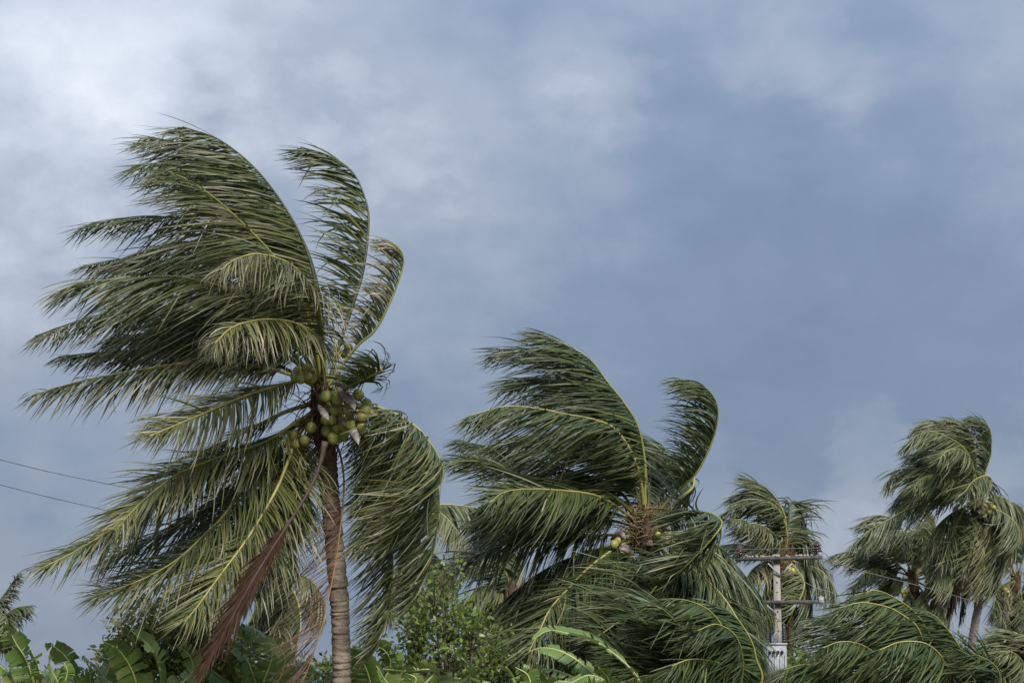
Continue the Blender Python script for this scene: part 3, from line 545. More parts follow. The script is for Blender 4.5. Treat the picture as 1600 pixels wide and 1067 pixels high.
# dead fronds
f('508,690 497,735 476,778 444,828 408,884 370,950 316,1046', base_dz=-1.5, dz=-1.4, L=0.6, leaf='dead', rib='rib_brown', a0=11, a1=5, vee=0, bend=0.12, g=1.0, wind=0.5, tone=0.12, dry=0.08, n=190, s0=0.34, width=0.013, rad=0.026, jit=1.2, label='dead dark brown frond hanging folded below the crown')
f('516,680 530,705 537,745 536,790 529,845 524,880 512,940 497,1000 470,1075', dz=-1.0, L=1.15, leaf='dead_red', rib='rib_orange', a0=62, a1=24, vee=-42, bend=0.75, g=0.7, wind=1.0, tone=0.5, dry=0.2, n=66, s0=0.2, width=0.0075, gone=0.3, rad=0.021, label='dead frond with orange midrib hanging before the trunk')
f('508,690 490,720 470,745 455,770', dz=-0.5, L=0.5, leaf='dead', rib='rib_brown', a0=20, bend=0.5, g=1.2, tone=0.3, n=30, width=0.012)
H1 = (512, 640)
nuts(p1, D1, (500, 600), [(466, 581), (473, 584), (479, 575), (490, 581), (488, 592), (470, 592), (482, 588), (462, 588)], 0.08, -0.35)
nuts(p1, D1, (515, 610), [(510, 619), (527, 623), (524, 641), (519, 656), (526, 669), (511, 673), (520, 685), (537, 680), (536, 664), (509, 655), (535, 640), (545, 628), (514, 640), (528, 655), (529, 682), (541, 671)], 0.084, -0.45)
nuts(p1, D1, (528, 612), [(560, 617), (565, 667), (551, 634), (573, 630), (553, 676), (566, 650), (546, 652), (578, 646), (556, 660), (548, 664), (570, 640), (544, 642)], 0.084, -0.75, 0.12)
nuts(p1, D1, (520, 575), [(532, 535), (526, 544), (536, 553), (545, 542), (541, 548)], 0.062, 0.15, 0)
nuts(p1, D1, (500, 650), [(459, 681), (476, 688), (450, 692), (470, 700), (463, 694), (486, 668)], 0.088, -0.3, 0.3)
spathe(p1, D1 - 0.62, '528,605 540,615 550,628 554,640', 0.16, -0.55)
spathe(p1, D1 - 0.62, '530,650 545,662 555,678 560,694', 0.15, -0.6)
spathe(p1, D1 - 0.62, '498,632 506,642 513,656', 0.13, -0.55)
spathe(p1, D1 - 0.62, '515,600 528,596 540,605', 0.07, -0.4)
spathe(p1, D1, '505,690 480,715 460,735', 0.10, -0.4, 0.3)

# --- the second palm
D2 = 38.0
p2 = palm('broad coconut palm in the middle with straw-coloured flower strands at its heart', D2, (1015, 850), 0.5)
trunk(p2, D2, '1008,820 1020,870 1035,920 1045,980 1052,1067', 0.34, 0.30, trunk_mat('trunk_mid', (0.15, 0.115, 0.09), (0.27, 0.21, 0.17), (0.10, 0.055, 0.035), 6.5, 1.5), 0.07)
heart(p2, D2, (1008, 822), 0.9, 0.26, 60, 170, 0.55)
f = lambda path, **k: frond(p2, D2, path, **{**dict(leaf='leaf_b', L=1.15, width=0.019), **k})
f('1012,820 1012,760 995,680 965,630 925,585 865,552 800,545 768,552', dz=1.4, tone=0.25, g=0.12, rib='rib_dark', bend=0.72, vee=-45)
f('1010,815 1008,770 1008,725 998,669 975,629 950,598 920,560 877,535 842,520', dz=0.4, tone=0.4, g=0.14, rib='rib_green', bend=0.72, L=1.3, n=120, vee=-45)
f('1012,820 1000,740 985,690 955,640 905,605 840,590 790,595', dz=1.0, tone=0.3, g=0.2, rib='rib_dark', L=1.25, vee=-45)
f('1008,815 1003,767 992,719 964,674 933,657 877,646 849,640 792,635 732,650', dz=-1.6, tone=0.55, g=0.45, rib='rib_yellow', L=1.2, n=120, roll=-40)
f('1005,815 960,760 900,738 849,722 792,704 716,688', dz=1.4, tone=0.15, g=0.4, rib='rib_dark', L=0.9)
f('1003,815 950,770 890,752 826,745 787,733 740,720 700,724', dz=-0.5, tone=0.52, g=0.5, rib='rib_green', L=1.0, roll=-40, vee=-15, bend=0.36, a0=62, a1=30)
f('1002,820 972,798 941,778 905,769 837,764 790,768 765,785', dz=-2.6, tone=0.6, g=0.5, rib='rib_yellow', L=1.1, n=115, roll=-40, vee=-15, bend=0.36, a0=62, a1=30)
f('1000,822 950,812 880,800 800,797 730,815', dz=-1.2, tone=0.4, g=0.5, rib='rib_dark', L=1.0)
f('1002,828 960,835 896,837 845,839 795,849 748,865 711,884 680,907', dz=-0.6, tone=0.35, g=1.3, rib='rib_green', wind=0.55, L=1.05, n=115, roll=-45, vee=-12)
f('1005,840 969,852 923,884 886,921 859,952 843,985 825,1020', dz=-2.0, tone=0.5, g=0.6, rib='rib_yellow', rad=0.045, L=1.15, n=115, roll=-45, vee=-12, bend=0.36, a0=62, a1=30)
f('1015,845 1030,855 1042,872 1038,890 1024,917 999,946 965,972 925,1000', dz=-2.4, tone=0.38, g=0.25, rib='rib_yellow', L=1.25, n=115, bend=0.75)
f('1012,850 1000,880 985,930 960,980 930,1030', dz=-0.6, tone=0.2, g=0.5, rib='rib_dark', L=1.1)
f('1010,845 960,880 910,930 880,980 850,1040', dz=0.6, tone=0.22, g=0.6, rib='rib_dark', L=1.0)
f('1015,815 1050,775 1085,742 1102,714 1116,680 1122,646 1116,621 1096,601 1062,592', dz=-0.2, tone=0.35, g=0.28, rib='rib_green', L=0.95, n=95, bend=0.75, s0=0.22)
f('1014,815 1016,740 1010,705 995,690 975,690', dz=2.6, tone=0.35, g=0.2, rib='rib_dark', L=1.2)
f('1018,815 1040,740 1040,705 1025,690 1000,690', dz=2.8, tone=0.38, g=0.3, rib='rib_dark', L=1.2)
f('1018,820 1060,780 1083,760 1081,735 1060,720 1030,730', dz=2.4, tone=0.4, g=0.4, rib='rib_yellow', L=1.2)
f('1020,830 1060,812 1100,800 1128,815 1112,842 1078,878 1045,912', dz=-1.6, mid=-0.8, tone=0.48, g=0.3, rib='rib_green', L=1.0, n=110, bend=0.75)
f('1020,840 1050,870 1081,888 1114,915 1137,942 1165,990 1185,1040', dz=-1.0, tone=0.5, g=0.55, rib='rib_yellow', L=1.15, n=110, wind=0.7, roll=45, vee=-15, bend=0.36, a0=62, a1=30)
f('1022,840 1070,850 1102,864 1127,893 1143,925 1165,975', dz=0.5, tone=0.48, g=0.6, rib='rib_green', L=1.1, wind=0.7, roll=45, vee=-15, bend=0.36, a0=62, a1=30)
f('1022,838 1080,850 1125,870 1158,909 1180,960 1190,1000', dz=1.2, tone=0.5, g=0.7, rib='rib_yellow', L=1.0, wind=0.6, roll=45, vee=-15, bend=0.36, a0=62, a1=30)
f('1022,835 1080,838 1129,858 1151,884 1184,925 1205,960', dz=2.0, tone=0.35, g=0.8, rib='rib_dark', L=0.9, wind=0.5)
f('1018,860 1035,905 1045,945 1052,1010 1050,1060', dz=-1.0, tone=0.4, g=0.6, rib='rib_yellow', L=1.0)
f('1016,860 1060,900 1090,950 1110,1010 1120,1060', dz=0.2, tone=0.3, g=0.6, rib='rib_dark', L=1.1)
f('1012,850 985,890 955,935 925,975 885,1010 850,1050', dz=-1.2, tone=0.32, g=0.6, rib='rib_green', L=1.15, roll=-40, vee=-12, bend=0.36, a0=62, a1=30)
f('1014,852 1010,900 995,950 970,1000 940,1050', dz=0.4, tone=0.25, g=0.5, rib='rib_dark', L=1.2)
f('1016,852 1035,900 1040,950 1025,1000 1000,1045', dz=0.6, tone=0.25, g=0.5, rib='rib_dark', L=1.2)
f('1010,840 950,860 890,890 840,925 800,965', dz=1.2, tone=0.25, g=0.8, rib='rib_dark', L=1.1)
f('1016,848 1050,905 1075,960 1085,1020', dz=1.0, tone=0.28, g=0.6, rib='rib_dark', L=1.2)
f('1012,850 1000,905 985,960 975,1010', dz=0.9, leaf='dead', rib='rib_brown', a0=16, a1=8, vee=-30, bend=0.3, g=1.2, wind=0.4, tone=0.4, L=1.1, label='dead brown frond hanging against the trunk')
spathe(p2, D2, '992,858 980,855 971,863', 0.26, -0.5, 0.6); spathe(p2, D2, '1002,838 1012,842 1019,852', 0.18, -0.5)
spathe(p2, D2, '954,842 965,834 977,842', 0.2, -0.5); spathe(p2, D2, '1028,826 1040,822 1050,828', 0.18, -0.4)
nuts(p2, D2, (1015, 835), [(1028, 836), (1035, 842), (1027, 846), (966, 845), (960, 850), (1062, 860), (1055, 868), (1040, 850)], 0.075, -0.25, 0.1)

f = lambda path, **k: frond(p2, D2, path, **{**dict(leaf='leaf_b', L=1.15, width=0.019), **k})
f('1008,815 985,745 945,700 890,680 830,680 775,690', dz=0.6, tone=0.32, g=0.4, rib='rib_dark', L=1.25)
f('1006,818 960,775 905,760 850,765 800,775 755,790', dz=0.6, tone=0.3, g=0.6, rib='rib_dark', L=1.15)
f('1004,822 955,800 900,790 845,795 790,810 745,835', dz=0.8, tone=0.28, g=0.7, rib='rib_dark', L=1.1)
f('1006,830 960,850 910,865 860,885 815,915 780,945', dz=-0.4, tone=0.38, g=0.9, rib='rib_green', L=1.1, wind=0.7)
f('1008,840 975,880 940,915 900,945 865,975', dz=-0.8, tone=0.35, g=0.7, rib='rib_green', L=1.15)
f('1018,830 1060,835 1095,850 1120,885 1128,930', dz=0.4, tone=0.38, g=0.7, rib='rib_green', L=1.1)
# --- young palms rising from below the frame
D3 = 35.0
p3 = palm('young low palm with dark green fronds, below the broad middle palm', D3, (1150, 1120), 0, 'young palms along the bottom')
trunk(p3, D3, '1150,1110 1150,1150', 0.30, 0.30, trunk_mat('trunk_young', (0.13, 0.10, 0.08), (0.24, 0.2, 0.16), (0.08, 0.05, 0.03), 3.0, 1.0)); heart(p3, D3, (1150, 1120), 0.8, 0.2, 30)
f = lambda path, **k: frond(p3, D3, path, **{**dict(leaf='leaf_young', L=1.0, rib='rib_green', tone=0.45, n=84, vee=-58, bend=0.45, width=0.019), **k})
f('1150,1115 1148,1065 1138,1043 1110,1032 1077,1030 1050,1040', dz=-2.0, tone=0.55, rib='rib_yellow')
f('1150,1115 1143,1050 1134,992 1110,955 1075,938 1045,935', dz=-0.6)
f('1148,1115 1120,1055 1090,1010 1060,975 1035,952 1010,945', dz=-1.2, tone=0.5, roll=-45, vee=-10, bend=0.36, a0=62, a1=30)
f('1145,1115 1090,1085 1056,1058 1040,1017 1022,987 992,957', dz=-0.4, tone=0.35, roll=-45, vee=-10, bend=0.36, a0=62, a1=30)
f('1155,1115 1190,1065 1182,1030 1173,999 1149,963 1120,945', dz=0.3, tone=0.35, L=1.1)
f('1146,1115 1100,1080 1060,1060 1010,1055 960,1070', dz=-1.2, tone=0.45)
f('1150,1115 1160,1040 1150,995 1120,975 1090,985', dz=-1.5, tone=0.3)
f('1150,1115 1125,1040 1095,1000 1050,990 1000,1000', dz=0.8, tone=0.2)
f('1150,1115 1130,1030 1100,975 1050,955 990,985', dz=1.4, tone=0.15)

f('1146,1115 1080,1090 1030,1062 985,1030 950,1010', dz=-0.8, tone=0.42, roll=-45, vee=-10, bend=0.36, a0=62, a1=30)
f('1146,1115 1090,1070 1045,1035 1000,1020 955,1035', dz=0.2, tone=0.3, roll=-45, vee=-10, bend=0.36, a0=62, a1=30)
f('1148,1115 1105,1050 1070,1000 1030,975 985,975', dz=-0.2, tone=0.45, roll=-45, vee=-10, bend=0.36, a0=62, a1=30)

D4 = 37.0
p4 = palm('young low palm with wide swept fronds in the lower right', D4, (1450, 1150), 0, 'young palms along the bottom')
trunk(p4, D4, '1450,1140 1450,1190', 0.32, 0.32, trunk_mat('trunk_young_b', (0.13, 0.10, 0.08), (0.24, 0.2, 0.16), (0.08, 0.05, 0.03), 3.0, 1.0)); heart(p4, D4, (1450, 1150), 0.8, 0.22, 30)
f = lambda path, **k: frond(p4, D4, path, **{**dict(leaf='leaf_young', L=1.1, rib='rib_green', tone=0.47, n=98, g=0.35, vee=-58, bend=0.45, width=0.019), **k})
f('1452,1145 1483,1065 1474,1033 1460,1014 1439,1003 1405,1003 1375,1015', dz=-2.2, rib='rib_yellow', tone=0.5)
f('1450,1145 1472,1060 1460,1007 1446,980 1430,957 1402,936 1368,922 1335,930', dz=-0.6, tone=0.45, dry=0.25)
f('1448,1145 1450,1050 1436,985 1411,961 1386,948 1346,941 1310,950', dz=-1.2, tone=0.48, rib='rib_yellow')
f('1440,1145 1420,1095 1404,1063 1376,1028 1346,1007 1314,1002 1285,1012', dz=-2.0, tone=0.48, rib='rib_yellow')
f('1458,1145 1522,1065 1508,1028 1490,996 1462,963 1435,950', dz=-0.2, tone=0.4, dry=0.2)
f('1435,1145 1380,1095 1323,1063 1289,1043 1255,1038 1225,1046', dz=-2.0, tone=0.58, rib='rib_green')
f('1440,1145 1400,1060 1360,1000 1330,975 1300,960 1270,965', dz=0.6, tone=0.22, rib='rib_dark')
f('1445,1145 1430,1060 1400,1010 1350,985 1300,1000', dz=0.2, tone=0.18, rib='rib_dark')
f('1445,1145 1400,1080 1350,1055 1300,1060 1250,1070', dz=-0.6, tone=0.3, rib='rib_dark')
f('1455,1145 1520,1090 1560,1060 1550,1035 1520,1020', dz=-1.2, tone=0.45)

# --- far palms
D5 = 72.0
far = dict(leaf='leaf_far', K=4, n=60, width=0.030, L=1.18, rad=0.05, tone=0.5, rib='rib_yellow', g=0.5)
p5 = palm('tall slender palm at far right with yellow coconuts and hanging dead fronds', D5, (1527, 790), 0)
trunk(p5, D5, '1527,785 1530,850 1530,930 1522,985 1514,1045 1511,1067', 0.28, 0.34, trunk_mat('trunk_far', (0.23, 0.19, 0.18), (0.34, 0.29, 0.27), (0.16, 0.09, 0.07), 9.4, 2.0), 0.12, 12)
heart(p5, D5, (1525, 785), 1.2, 0.2, 40, 30, 0.8)
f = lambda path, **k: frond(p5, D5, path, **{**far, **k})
f('1530,780 1540,738 1548,712 1549,680 1541,662 1518,651', dz=0.6, tone=0.4, s0=0.22)
f('1527,780 1526,733 1524,705 1518,680 1507,664 1488,653', dz=0.8, tone=0.45, g=0.3)
f('1526,780 1522,735 1510,705 1487,686 1455,674 1425,684 1412,700', dz=-0.8, tone=0.55)
f('1525,780 1518,723 1502,703 1483,703 1468,716', dz=-2.6, tone=0.62)
f('1526,780 1518,710 1494,673 1472,660 1450,658 1428,671', dz=1.0, tone=0.4)
f('1524,780 1510,740 1480,715 1450,705 1420,710', dz=1.6, tone=0.25, rib='rib_dark')
f('1524,782 1508,757 1490,746 1466,741 1440,748 1428,762', dz=-1.8, tone=0.5)
f('1523,782 1490,752 1451,736 1421,731 1397,738 1384,760', dz=0.2, tone=0.45, g=0.8)
f('1522,784 1505,776 1462,781 1421,794 1386,813 1355,830 1328,854', dz=-0.6, tone=0.5, g=0.7)
f('1524,782 1480,760 1440,752 1410,768 1395,788', dz=1.4, tone=0.3, g=0.8, rib='rib_dark')
f('1528,780 1540,760 1548,748 1538,743 1520,752 1508,768', dz=-2.6, tone=0.45)
f('1522,786 1513,786 1500,807 1487,835 1479,858 1470,885', dz=-1.5, tone=0.6, g=0.9, wind=0.6)
f('1526,788 1526,802 1524,828 1518,858 1508,900', dz=-1.8, tone=0.58, g=0.9, wind=0.7)
f('1528,788 1536,809 1537,845 1538,890 1530,930', dz=-1.2, tone=0.55, g=0.9, wind=0.8)
f('1530,786 1543,792 1569,802 1589,820 1593,843 1580,862', dz=-0.8, tone=0.5, g=0.6)
f('1530,786 1550,800 1565,840 1570,880 1560,925', dz=0.2, tone=0.42, g=0.8)
f('1530,784 1555,775 1580,785 1595,805 1598,830', dz=1.0, tone=0.35, g=0.7)
f('1524,790 1500,820 1470,850 1450,880', dz=1.0, tone=0.35, g=0.9)
f('1530,790 1550,830 1555,880 1545,935', dz=-0.6, tone=0.45, g=0.8)
f('1518,815 1505,850 1494,900 1484,950', dz=-0.6, leaf='dead', rib='rib_brown', a0=26, a1=8, vee=-40, bend=0.3, g=1.4, wind=0.3, tone=0.6, L=1.1, label='dead brown frond hanging straight down')
f('1520,825 1512,870 1505,920 1500,965', dz=-0.3, leaf='dead', rib='rib_brown', a0=26, a1=8, vee=-40, bend=0.3, g=1.4, wind=0.3, tone=0.7, L=0.9, label='dead brown frond hanging straight down')
f('1522,788 1490,800 1462,825 1445,860', dz=-0.4, tone=0.45, g=0.8)
f('1523,788 1495,812 1475,850 1468,890', dz=-0.8, tone=0.5, g=0.9)
f('1526,780 1515,728 1495,695 1465,682 1438,690', dz=0.4, tone=0.4)
f('1525,781 1500,735 1468,722 1438,722 1410,735', dz=0.8, tone=0.35)
f('1524,783 1490,768 1455,765 1425,775 1402,795', dz=0.4, tone=0.4, g=0.7)
f('1527,786 1510,820 1495,860 1490,900', dz=0.6, tone=0.35, g=0.9)
f('1531,784 1560,790 1580,830 1582,880', dz=0.8, tone=0.35, g=0.8)
nuts(p5, D5, (1524, 785), [(1519, 787), (1526, 789), (1530, 786), (1538, 797), (1541, 795), (1548, 791), (1553, 793), (1536, 801), (1531, 806), (1545, 800), (1522, 792), (1497, 780), (1503, 783)], 0.10, -0.6, 0.45)
spathe(p5, D5, '1529,792 1532,797 1532,803', 0.26, -0.7); spathe(p5, D5, '1538,803 1540,808 1539,813', 0.2, -0.6); spathe(p5, D5, '1500,787 1494,793 1489,801', 0.2, -0.6)

D6 = 78.0
p6 = palm('hazy mid-height palm just left of the tall far right palm', D6, (1427, 905), 0)
trunk(p6, D6, '1427,900 1432,960 1436,1067', 0.36, 0.42, trunk_mat('trunk_far_b', (0.17, 0.14, 0.12), (0.28, 0.24, 0.21), (0.13, 0.08, 0.06), 7, 2), 0.14, 10); heart(p6, D6, (1427, 905), 0.9, 0.18, 30, 20, 0.8)
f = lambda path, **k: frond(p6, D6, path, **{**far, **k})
f('1425,902 1413,906 1381,892 1362,889 1344,903 1335,920', dz=-1.8, tone=0.55)
f('1424,900 1400,892 1360,871 1328,863 1300,868', dz=0.2, tone=0.35, g=0.8, rib='rib_dark')
f('1427,900 1425,860 1410,835 1390,832 1376,848', dz=-1.6, tone=0.5, g=0.7)
f('1428,900 1440,855 1435,830 1418,832 1408,860', dz=-1.8, tone=0.55, g=0.9)
f('1426,900 1405,852 1368,830 1352,842 1346,868', dz=-0.8, tone=0.5, g=0.8)
f('1427,900 1420,850 1400,815 1370,805 1340,822', dz=1.4, tone=0.42, g=0.6)
f('1429,900 1460,862 1470,840 1460,825', dz=0.6, tone=0.35)
f('1429,902 1460,880 1485,885 1495,905', dz=0.2, tone=0.4, g=0.8)
f('1425,905 1400,905 1375,920 1355,945', dz=-1.0, tone=0.4, g=0.9)
f('1427,908 1415,930 1400,965 1390,1000', dz=-1.2, tone=0.4, g=0.9)
f('1429,908 1445,930 1455,970 1450,1010', dz=-1.0, tone=0.4, g=0.9)
f('1430,905 1460,905 1480,935 1485,975', dz=0.4, tone=0.3, g=0.9)
f('1424,902 1390,870 1360,855 1330,880', dz=1.0, tone=0.28, rib='rib_dark')
f('1428,905 1435,940 1430,985 1420,1020', dz=0.2, tone=0.3, g=0.9)
f('1430,900 1455,870 1480,860 1500,870', dz=-0.6, tone=0.45, g=0.6)
f('1430,902 1460,890 1480,900 1490,925', dz=-1.0, tone=0.5, g=0.8)
f('1428,900 1450,845 1462,815 1450,800', dz=1.0, tone=0.4)
f('1430,906 1465,930 1478,970 1475,1010', dz=-0.6, tone=0.45, g=0.9)
nuts(p6, D6, (1427, 905), [(1405, 922), (1410, 924), (1402, 927), (1412, 930), (1416, 923)], 0.115, -0.7, 0.4)

D7 = 64.0
p7 = palm('wind-bowed palm standing right behind the concrete pole', D7, (1222, 870), 0)
trunk(p7, D7, '1222,865 1227,920 1230,980 1230,1067', 0.36, 0.42, trunk_mat('trunk_far_c', (0.14, 0.09, 0.075), (0.24, 0.16, 0.13), (0.11, 0.055, 0.045), 8, 4), 0.12, 10); heart(p7, D7, (1222, 870), 1.2, 0.3, 50, 30, 0.9)
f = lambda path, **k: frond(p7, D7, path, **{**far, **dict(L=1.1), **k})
f('1224,868 1230,845 1224,811 1207,788 1175,780 1148,790 1127,805', dz=-0.6, tone=0.5)
f('1223,868 1217,848 1201,827 1178,818 1160,822', dz=-2.4, tone=0.6)
f('1222,868 1200,840 1172,819 1160,812 1140,811', dz=-2.8, tone=0.7, L=0.7)
f('1225,868 1228,815 1215,782 1194,762 1168,749', dz=0.8, tone=0.42, g=0.3, vee=-20)
f('1224,868 1222,810 1200,775 1170,765 1142,778', dz=1.4, tone=0.3, g=0.4)
f('1226,868 1232,815 1235,785 1250,788 1257,815 1260,842', dz=0.8, tone=0.22, g=0.9, wind=0.5, rib='rib_dark')
f('1227,868 1240,830 1262,842 1275,862', dz=0.4, tone=0.25, g=0.9, wind=0.6, rib='rib_dark')
f('1220,868 1181,856 1150,850 1125,853', dz=1.0, tone=0.2, g=0.5, rib='rib_dark', L=0.8)
f('1220,870 1210,877 1191,879 1172,894 1160,920', dz=-1.6, tone=0.5, g=0.8)
f('1226,870 1249,880 1279,889 1298,908 1309,930', dz=0.2, tone=0.32, g=0.9, wind=0.6)
f('1225,872 1240,884 1256,908 1252,931 1235,960', dz=-1.6, tone=0.5, g=0.7)
f('1227,872 1255,900 1269,947 1264,995', dz=0.4, tone=0.3, g=0.8)
f('1221,872 1205,895 1192,930 1186,965', dz=-1.2, tone=0.4, g=0.9)
f('1222,872 1212,910 1200,960 1190,1000', dz=0.6, tone=0.25, g=0.9)
f('1226,872 1240,910 1245,960 1240,1000', dz=1.0, tone=0.25, g=0.9)
f('1226,868 1245,860 1270,868 1290,890', dz=1.2, tone=0.25, g=0.9)
f('1226,880 1234,920 1232,970 1228,1010', dz=-0.2, leaf='dead', rib='rib_brown', a0=12, a1=8, vee=-40, bend=0.3, g=1.4, wind=0.2, tone=0.3, L=1.0)
nuts(p7, D7, (1218, 875), [(1196, 894), (1202, 896), (1206, 900), (1198, 902), (1205, 892), (1232, 890), (1238, 892)], 0.115, -0.6, 0.5)

D8 = 62.0
p8 = palm('pale distant palm glimpsed between the two big palms', D8, (640, 850), 0)
trunk(p8, D8, '640,850 642,900 645,980 648,1067', 0.36, 0.42, trunk_mat('trunk_far_d', (0.23, 0.21, 0.18), (0.36, 0.33, 0.29), (0.2, 0.15, 0.11), 8, 2), 0.12, 10); heart(p8, D8, (640, 850), 1.2, 0.3, 30)
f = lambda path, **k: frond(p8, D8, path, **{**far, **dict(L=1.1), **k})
f('642,850 665,810 690,803 712,826 735,855', dz=-1.2, tone=0.55, g=0.9, wind=0.5)
f('642,848 660,800 690,788 735,792 765,797', dz=0.2, tone=0.4, g=1.2, wind=0.3)
f('640,848 630,790 615,750 590,722 560,720', dz=0.6, tone=0.5)
f('640,848 615,800 585,780 560,785', dz=-1.0, tone=0.5)
f('638,850 600,830 565,835 545,850', dz=-0.4, tone=0.45, g=0.9)
f('642,852 670,860 700,890 715,930', dz=-0.4, tone=0.45, g=0.9, wind=0.6)
f('638,854 620,890 605,930 600,960', dz=-1.0, tone=0.5, g=0.9)
f('641,855 655,900 670,950 668,990', dz=-1.0, tone=0.5, g=0.9)
f('641,848 650,790 645,745 620,735', dz=1.0, tone=0.4)
nuts(p8, D8, (640, 852), [(634, 862), (640, 866), (646, 862), (652, 868), (655, 860)], 0.13, -0.5, 0.3)

D13 = 55.0
p13 = palm('pale palm half hidden behind the left fronds of the middle palm', D13, (800, 935), 0)
trunk(p13, D13, '800,930 802,990 804,1067', 0.34, 0.38, trunk_mat('trunk_far_h', (0.16, 0.13, 0.11), (0.28, 0.24, 0.20), (0.12, 0.08, 0.06), 6, 2), 0.12, 10); heart(p13, D13, (800, 935), 1.0, 0.28, 30)
f = lambda path, **k: frond(p13, D13, path, **{**far, **dict(L=1.05), **k})
f('800,932 790,895 770,875 745,880', dz=-0.4, tone=0.5); f('802,932 815,890 805,865 785,860', dz=0.4, tone=0.42); f('798,934 770,915 745,920 725,940', dz=-1.0, tone=0.55, g=0.8); f('799,938 780,960 765,990 758,1020', dz=-1.2, tone=0.55, g=0.9)
f('801,940 805,975 800,1010 790,1040', dz=-1.2, tone=0.5, g=0.9); f('803,936 830,950 845,985 845,1020', dz=-0.4, tone=0.4, g=0.9); f('803,932 830,910 855,915 870,940', dz=0.2, tone=0.4, g=0.8); f('798,938 765,945 740,970 725,1005', dz=-0.2, tone=0.45, g=0.9)
f('799,936 775,930 755,950 745,980', dz=0.8, tone=0.35, g=0.9)

D9 = 50.0
p9 = palm('smaller palm behind the big trunk, its fronds curling back', D9, (440, 905), 0)
trunk(p9, D9, '440,900 438,960 436,1067', 0.34, 0.36, trunk_mat('trunk_far_e', (0.15, 0.12, 0.10), (0.26, 0.22, 0.19), (0.1, 0.06, 0.045), 6, 2), 0.11, 10); heart(p9, D9, (440, 905), 1.0, 0.26, 30)
f = lambda path, **k: frond(p9, D9, path, **{**far, **dict(L=0.95, n=75, width=0.024), **k})
f('440,900 449,862 474,840 488,812 484,790 470,778', dz=-0.8, tone=0.5)
f('440,905 432,920 457,911 467,895 462,880 440,872', dz=-2.0, tone=0.6, g=0.5)
f('440,905 432,920 429,945 424,985 420,1010', dz=-1.2, tone=0.45, g=1.0)
f('442,905 462,930 470,970 465,1010', dz=-0.8, tone=0.35, g=1.0, leaf='leaf_b', dry=0.3)
f('438,903 410,895 385,905 365,930', dz=-0.4, tone=0.35, g=0.9)
f('440,900 430,860 410,840 385,845', dz=0.6, tone=0.35)
f('437,905 415,925 395,960 380,995', dz=-0.6, tone=0.35, g=1.0)
f('442,903 475,900 500,925 510,965', dz=0.4, tone=0.4, g=0.9)
f('440,905 450,950 452,1000 445,1030', dz=0.2, tone=0.3, g=1.0)
nuts(p9, D9, (440, 890), [(446, 880), (452, 876), (449, 886), (456, 884)], 0.11, -0.4, 0.4)

D10 = 58.0
p10 = palm('distant palm at the left edge, only its frond tips in view', D10, (-32, 990), 0)
trunk(p10, D10, '-32,990 -36,1067', 0.36, 0.4, trunk_mat('trunk_far_f', (0.15, 0.12, 0.10), (0.26, 0.22, 0.19), (0.1, 0.06, 0.045), 6, 2), 0.12, 10); heart(p10, D10, (-32, 990), 1.0, 0.26, 20)
f = lambda path, **k: frond(p10, D10, path, **{**far, **dict(tone=0.3, wind=0.3, rib='rib_dark'), **k})
f('-32,985 -18,960 2,935 18,912 27,898', dz=0.2, L=0.5); f('-30,988 0,968 25,950 45,946', dz=0, L=0.6, g=0.4); f('-30,990 0,985 12,1005', dz=-0.3, L=0.8, g=0.9); f('-34,985 -60,940 -100,930', dz=0, L=0.8); f('-30,985 -5,960 8,962 15,985', dz=-1.2, L=0.8, g=0.8); f('-34,990 -70,990 -110,1020', L=0.9)

D11 = 86.0
p11 = palm('distant palm at the right edge, behind the tall slender one', D11, (1588, 905), 0)
trunk(p11, D11, '1588,900 1578,950 1585,990 1590,1067', 0.42, 0.46, trunk_mat('trunk_far_g', (0.10, 0.085, 0.08), (0.18, 0.15, 0.14), (0.1, 0.06, 0.045), 8, 2), 0.14, 10); heart(p11, D11, (1588, 905), 0.9, 0.18, 30)
f = lambda path, **k: frond(p11, D11, path, **{**far, **dict(tone=0.45), **k})
f('1588,900 1590,850 1585,815 1570,792', dz=0.4); f('1589,900 1605,850 1600,800 1585,785', dz=0); f('1590,902 1620,880 1640,900', dz=0, g=0.9); f('1586,902 1565,880 1545,890 1535,915', dz=-0.6, g=0.9, tone=0.4)
f('1586,905 1560,920 1550,960', dz=-1.0, g=0.9); f('1590,906 1600,950 1605,1000', dz=-0.8, g=0.9, tone=0.55); f('1588,908 1575,960 1560,1010', dz=-1.0, tone=0.5, g=0.9); f('1588,900 1570,860 1545,850 1525,870', dz=0.8, tone=0.3); f('1590,904 1612,920 1620,970', g=0.9)
f('1588,905 1592,955 1590,1010', dz=0.6, tone=0.3, g=0.9)
nuts(p11, D11, (1588, 905), [(1571, 921), (1575, 925), (1569, 928), (1577, 930), (1550, 905), (1556, 910)], 0.11, -0.8, 0.5)

D12 = 46.0
p12 = palm('low young palm in the bottom right corner, pale green', D12, (1620, 1090), 0, 'young palms along the bottom')
trunk(p12, D12, '1620,1085 1622,1130', 0.3, 0.32, trunk_mat('trunk_young_c', (0.13, 0.10, 0.08), (0.24, 0.2, 0.16), (0.08, 0.05, 0.03), 3, 1), 0.1, 10); heart(p12, D12, (1620, 1090), 0.8, 0.22, 20)
f = lambda path, **k: frond(p12, D12, path, **{**far, **dict(tone=0.6, L=0.9), **k})
f('1618,1085 1598,1035 1580,1018 1562,1018', dz=-1.0); f('1618,1085 1598,1058 1575,1050 1550,1060', dz=-1.4); f('1620,1085 1610,1020 1590,990 1560,985', dz=0.4); f('1618,1088 1595,1075 1575,1078 1555,1090', dz=-1.0, tone=0.5); f('1622,1085 1640,1030 1630,1000 1600,990', dz=0)

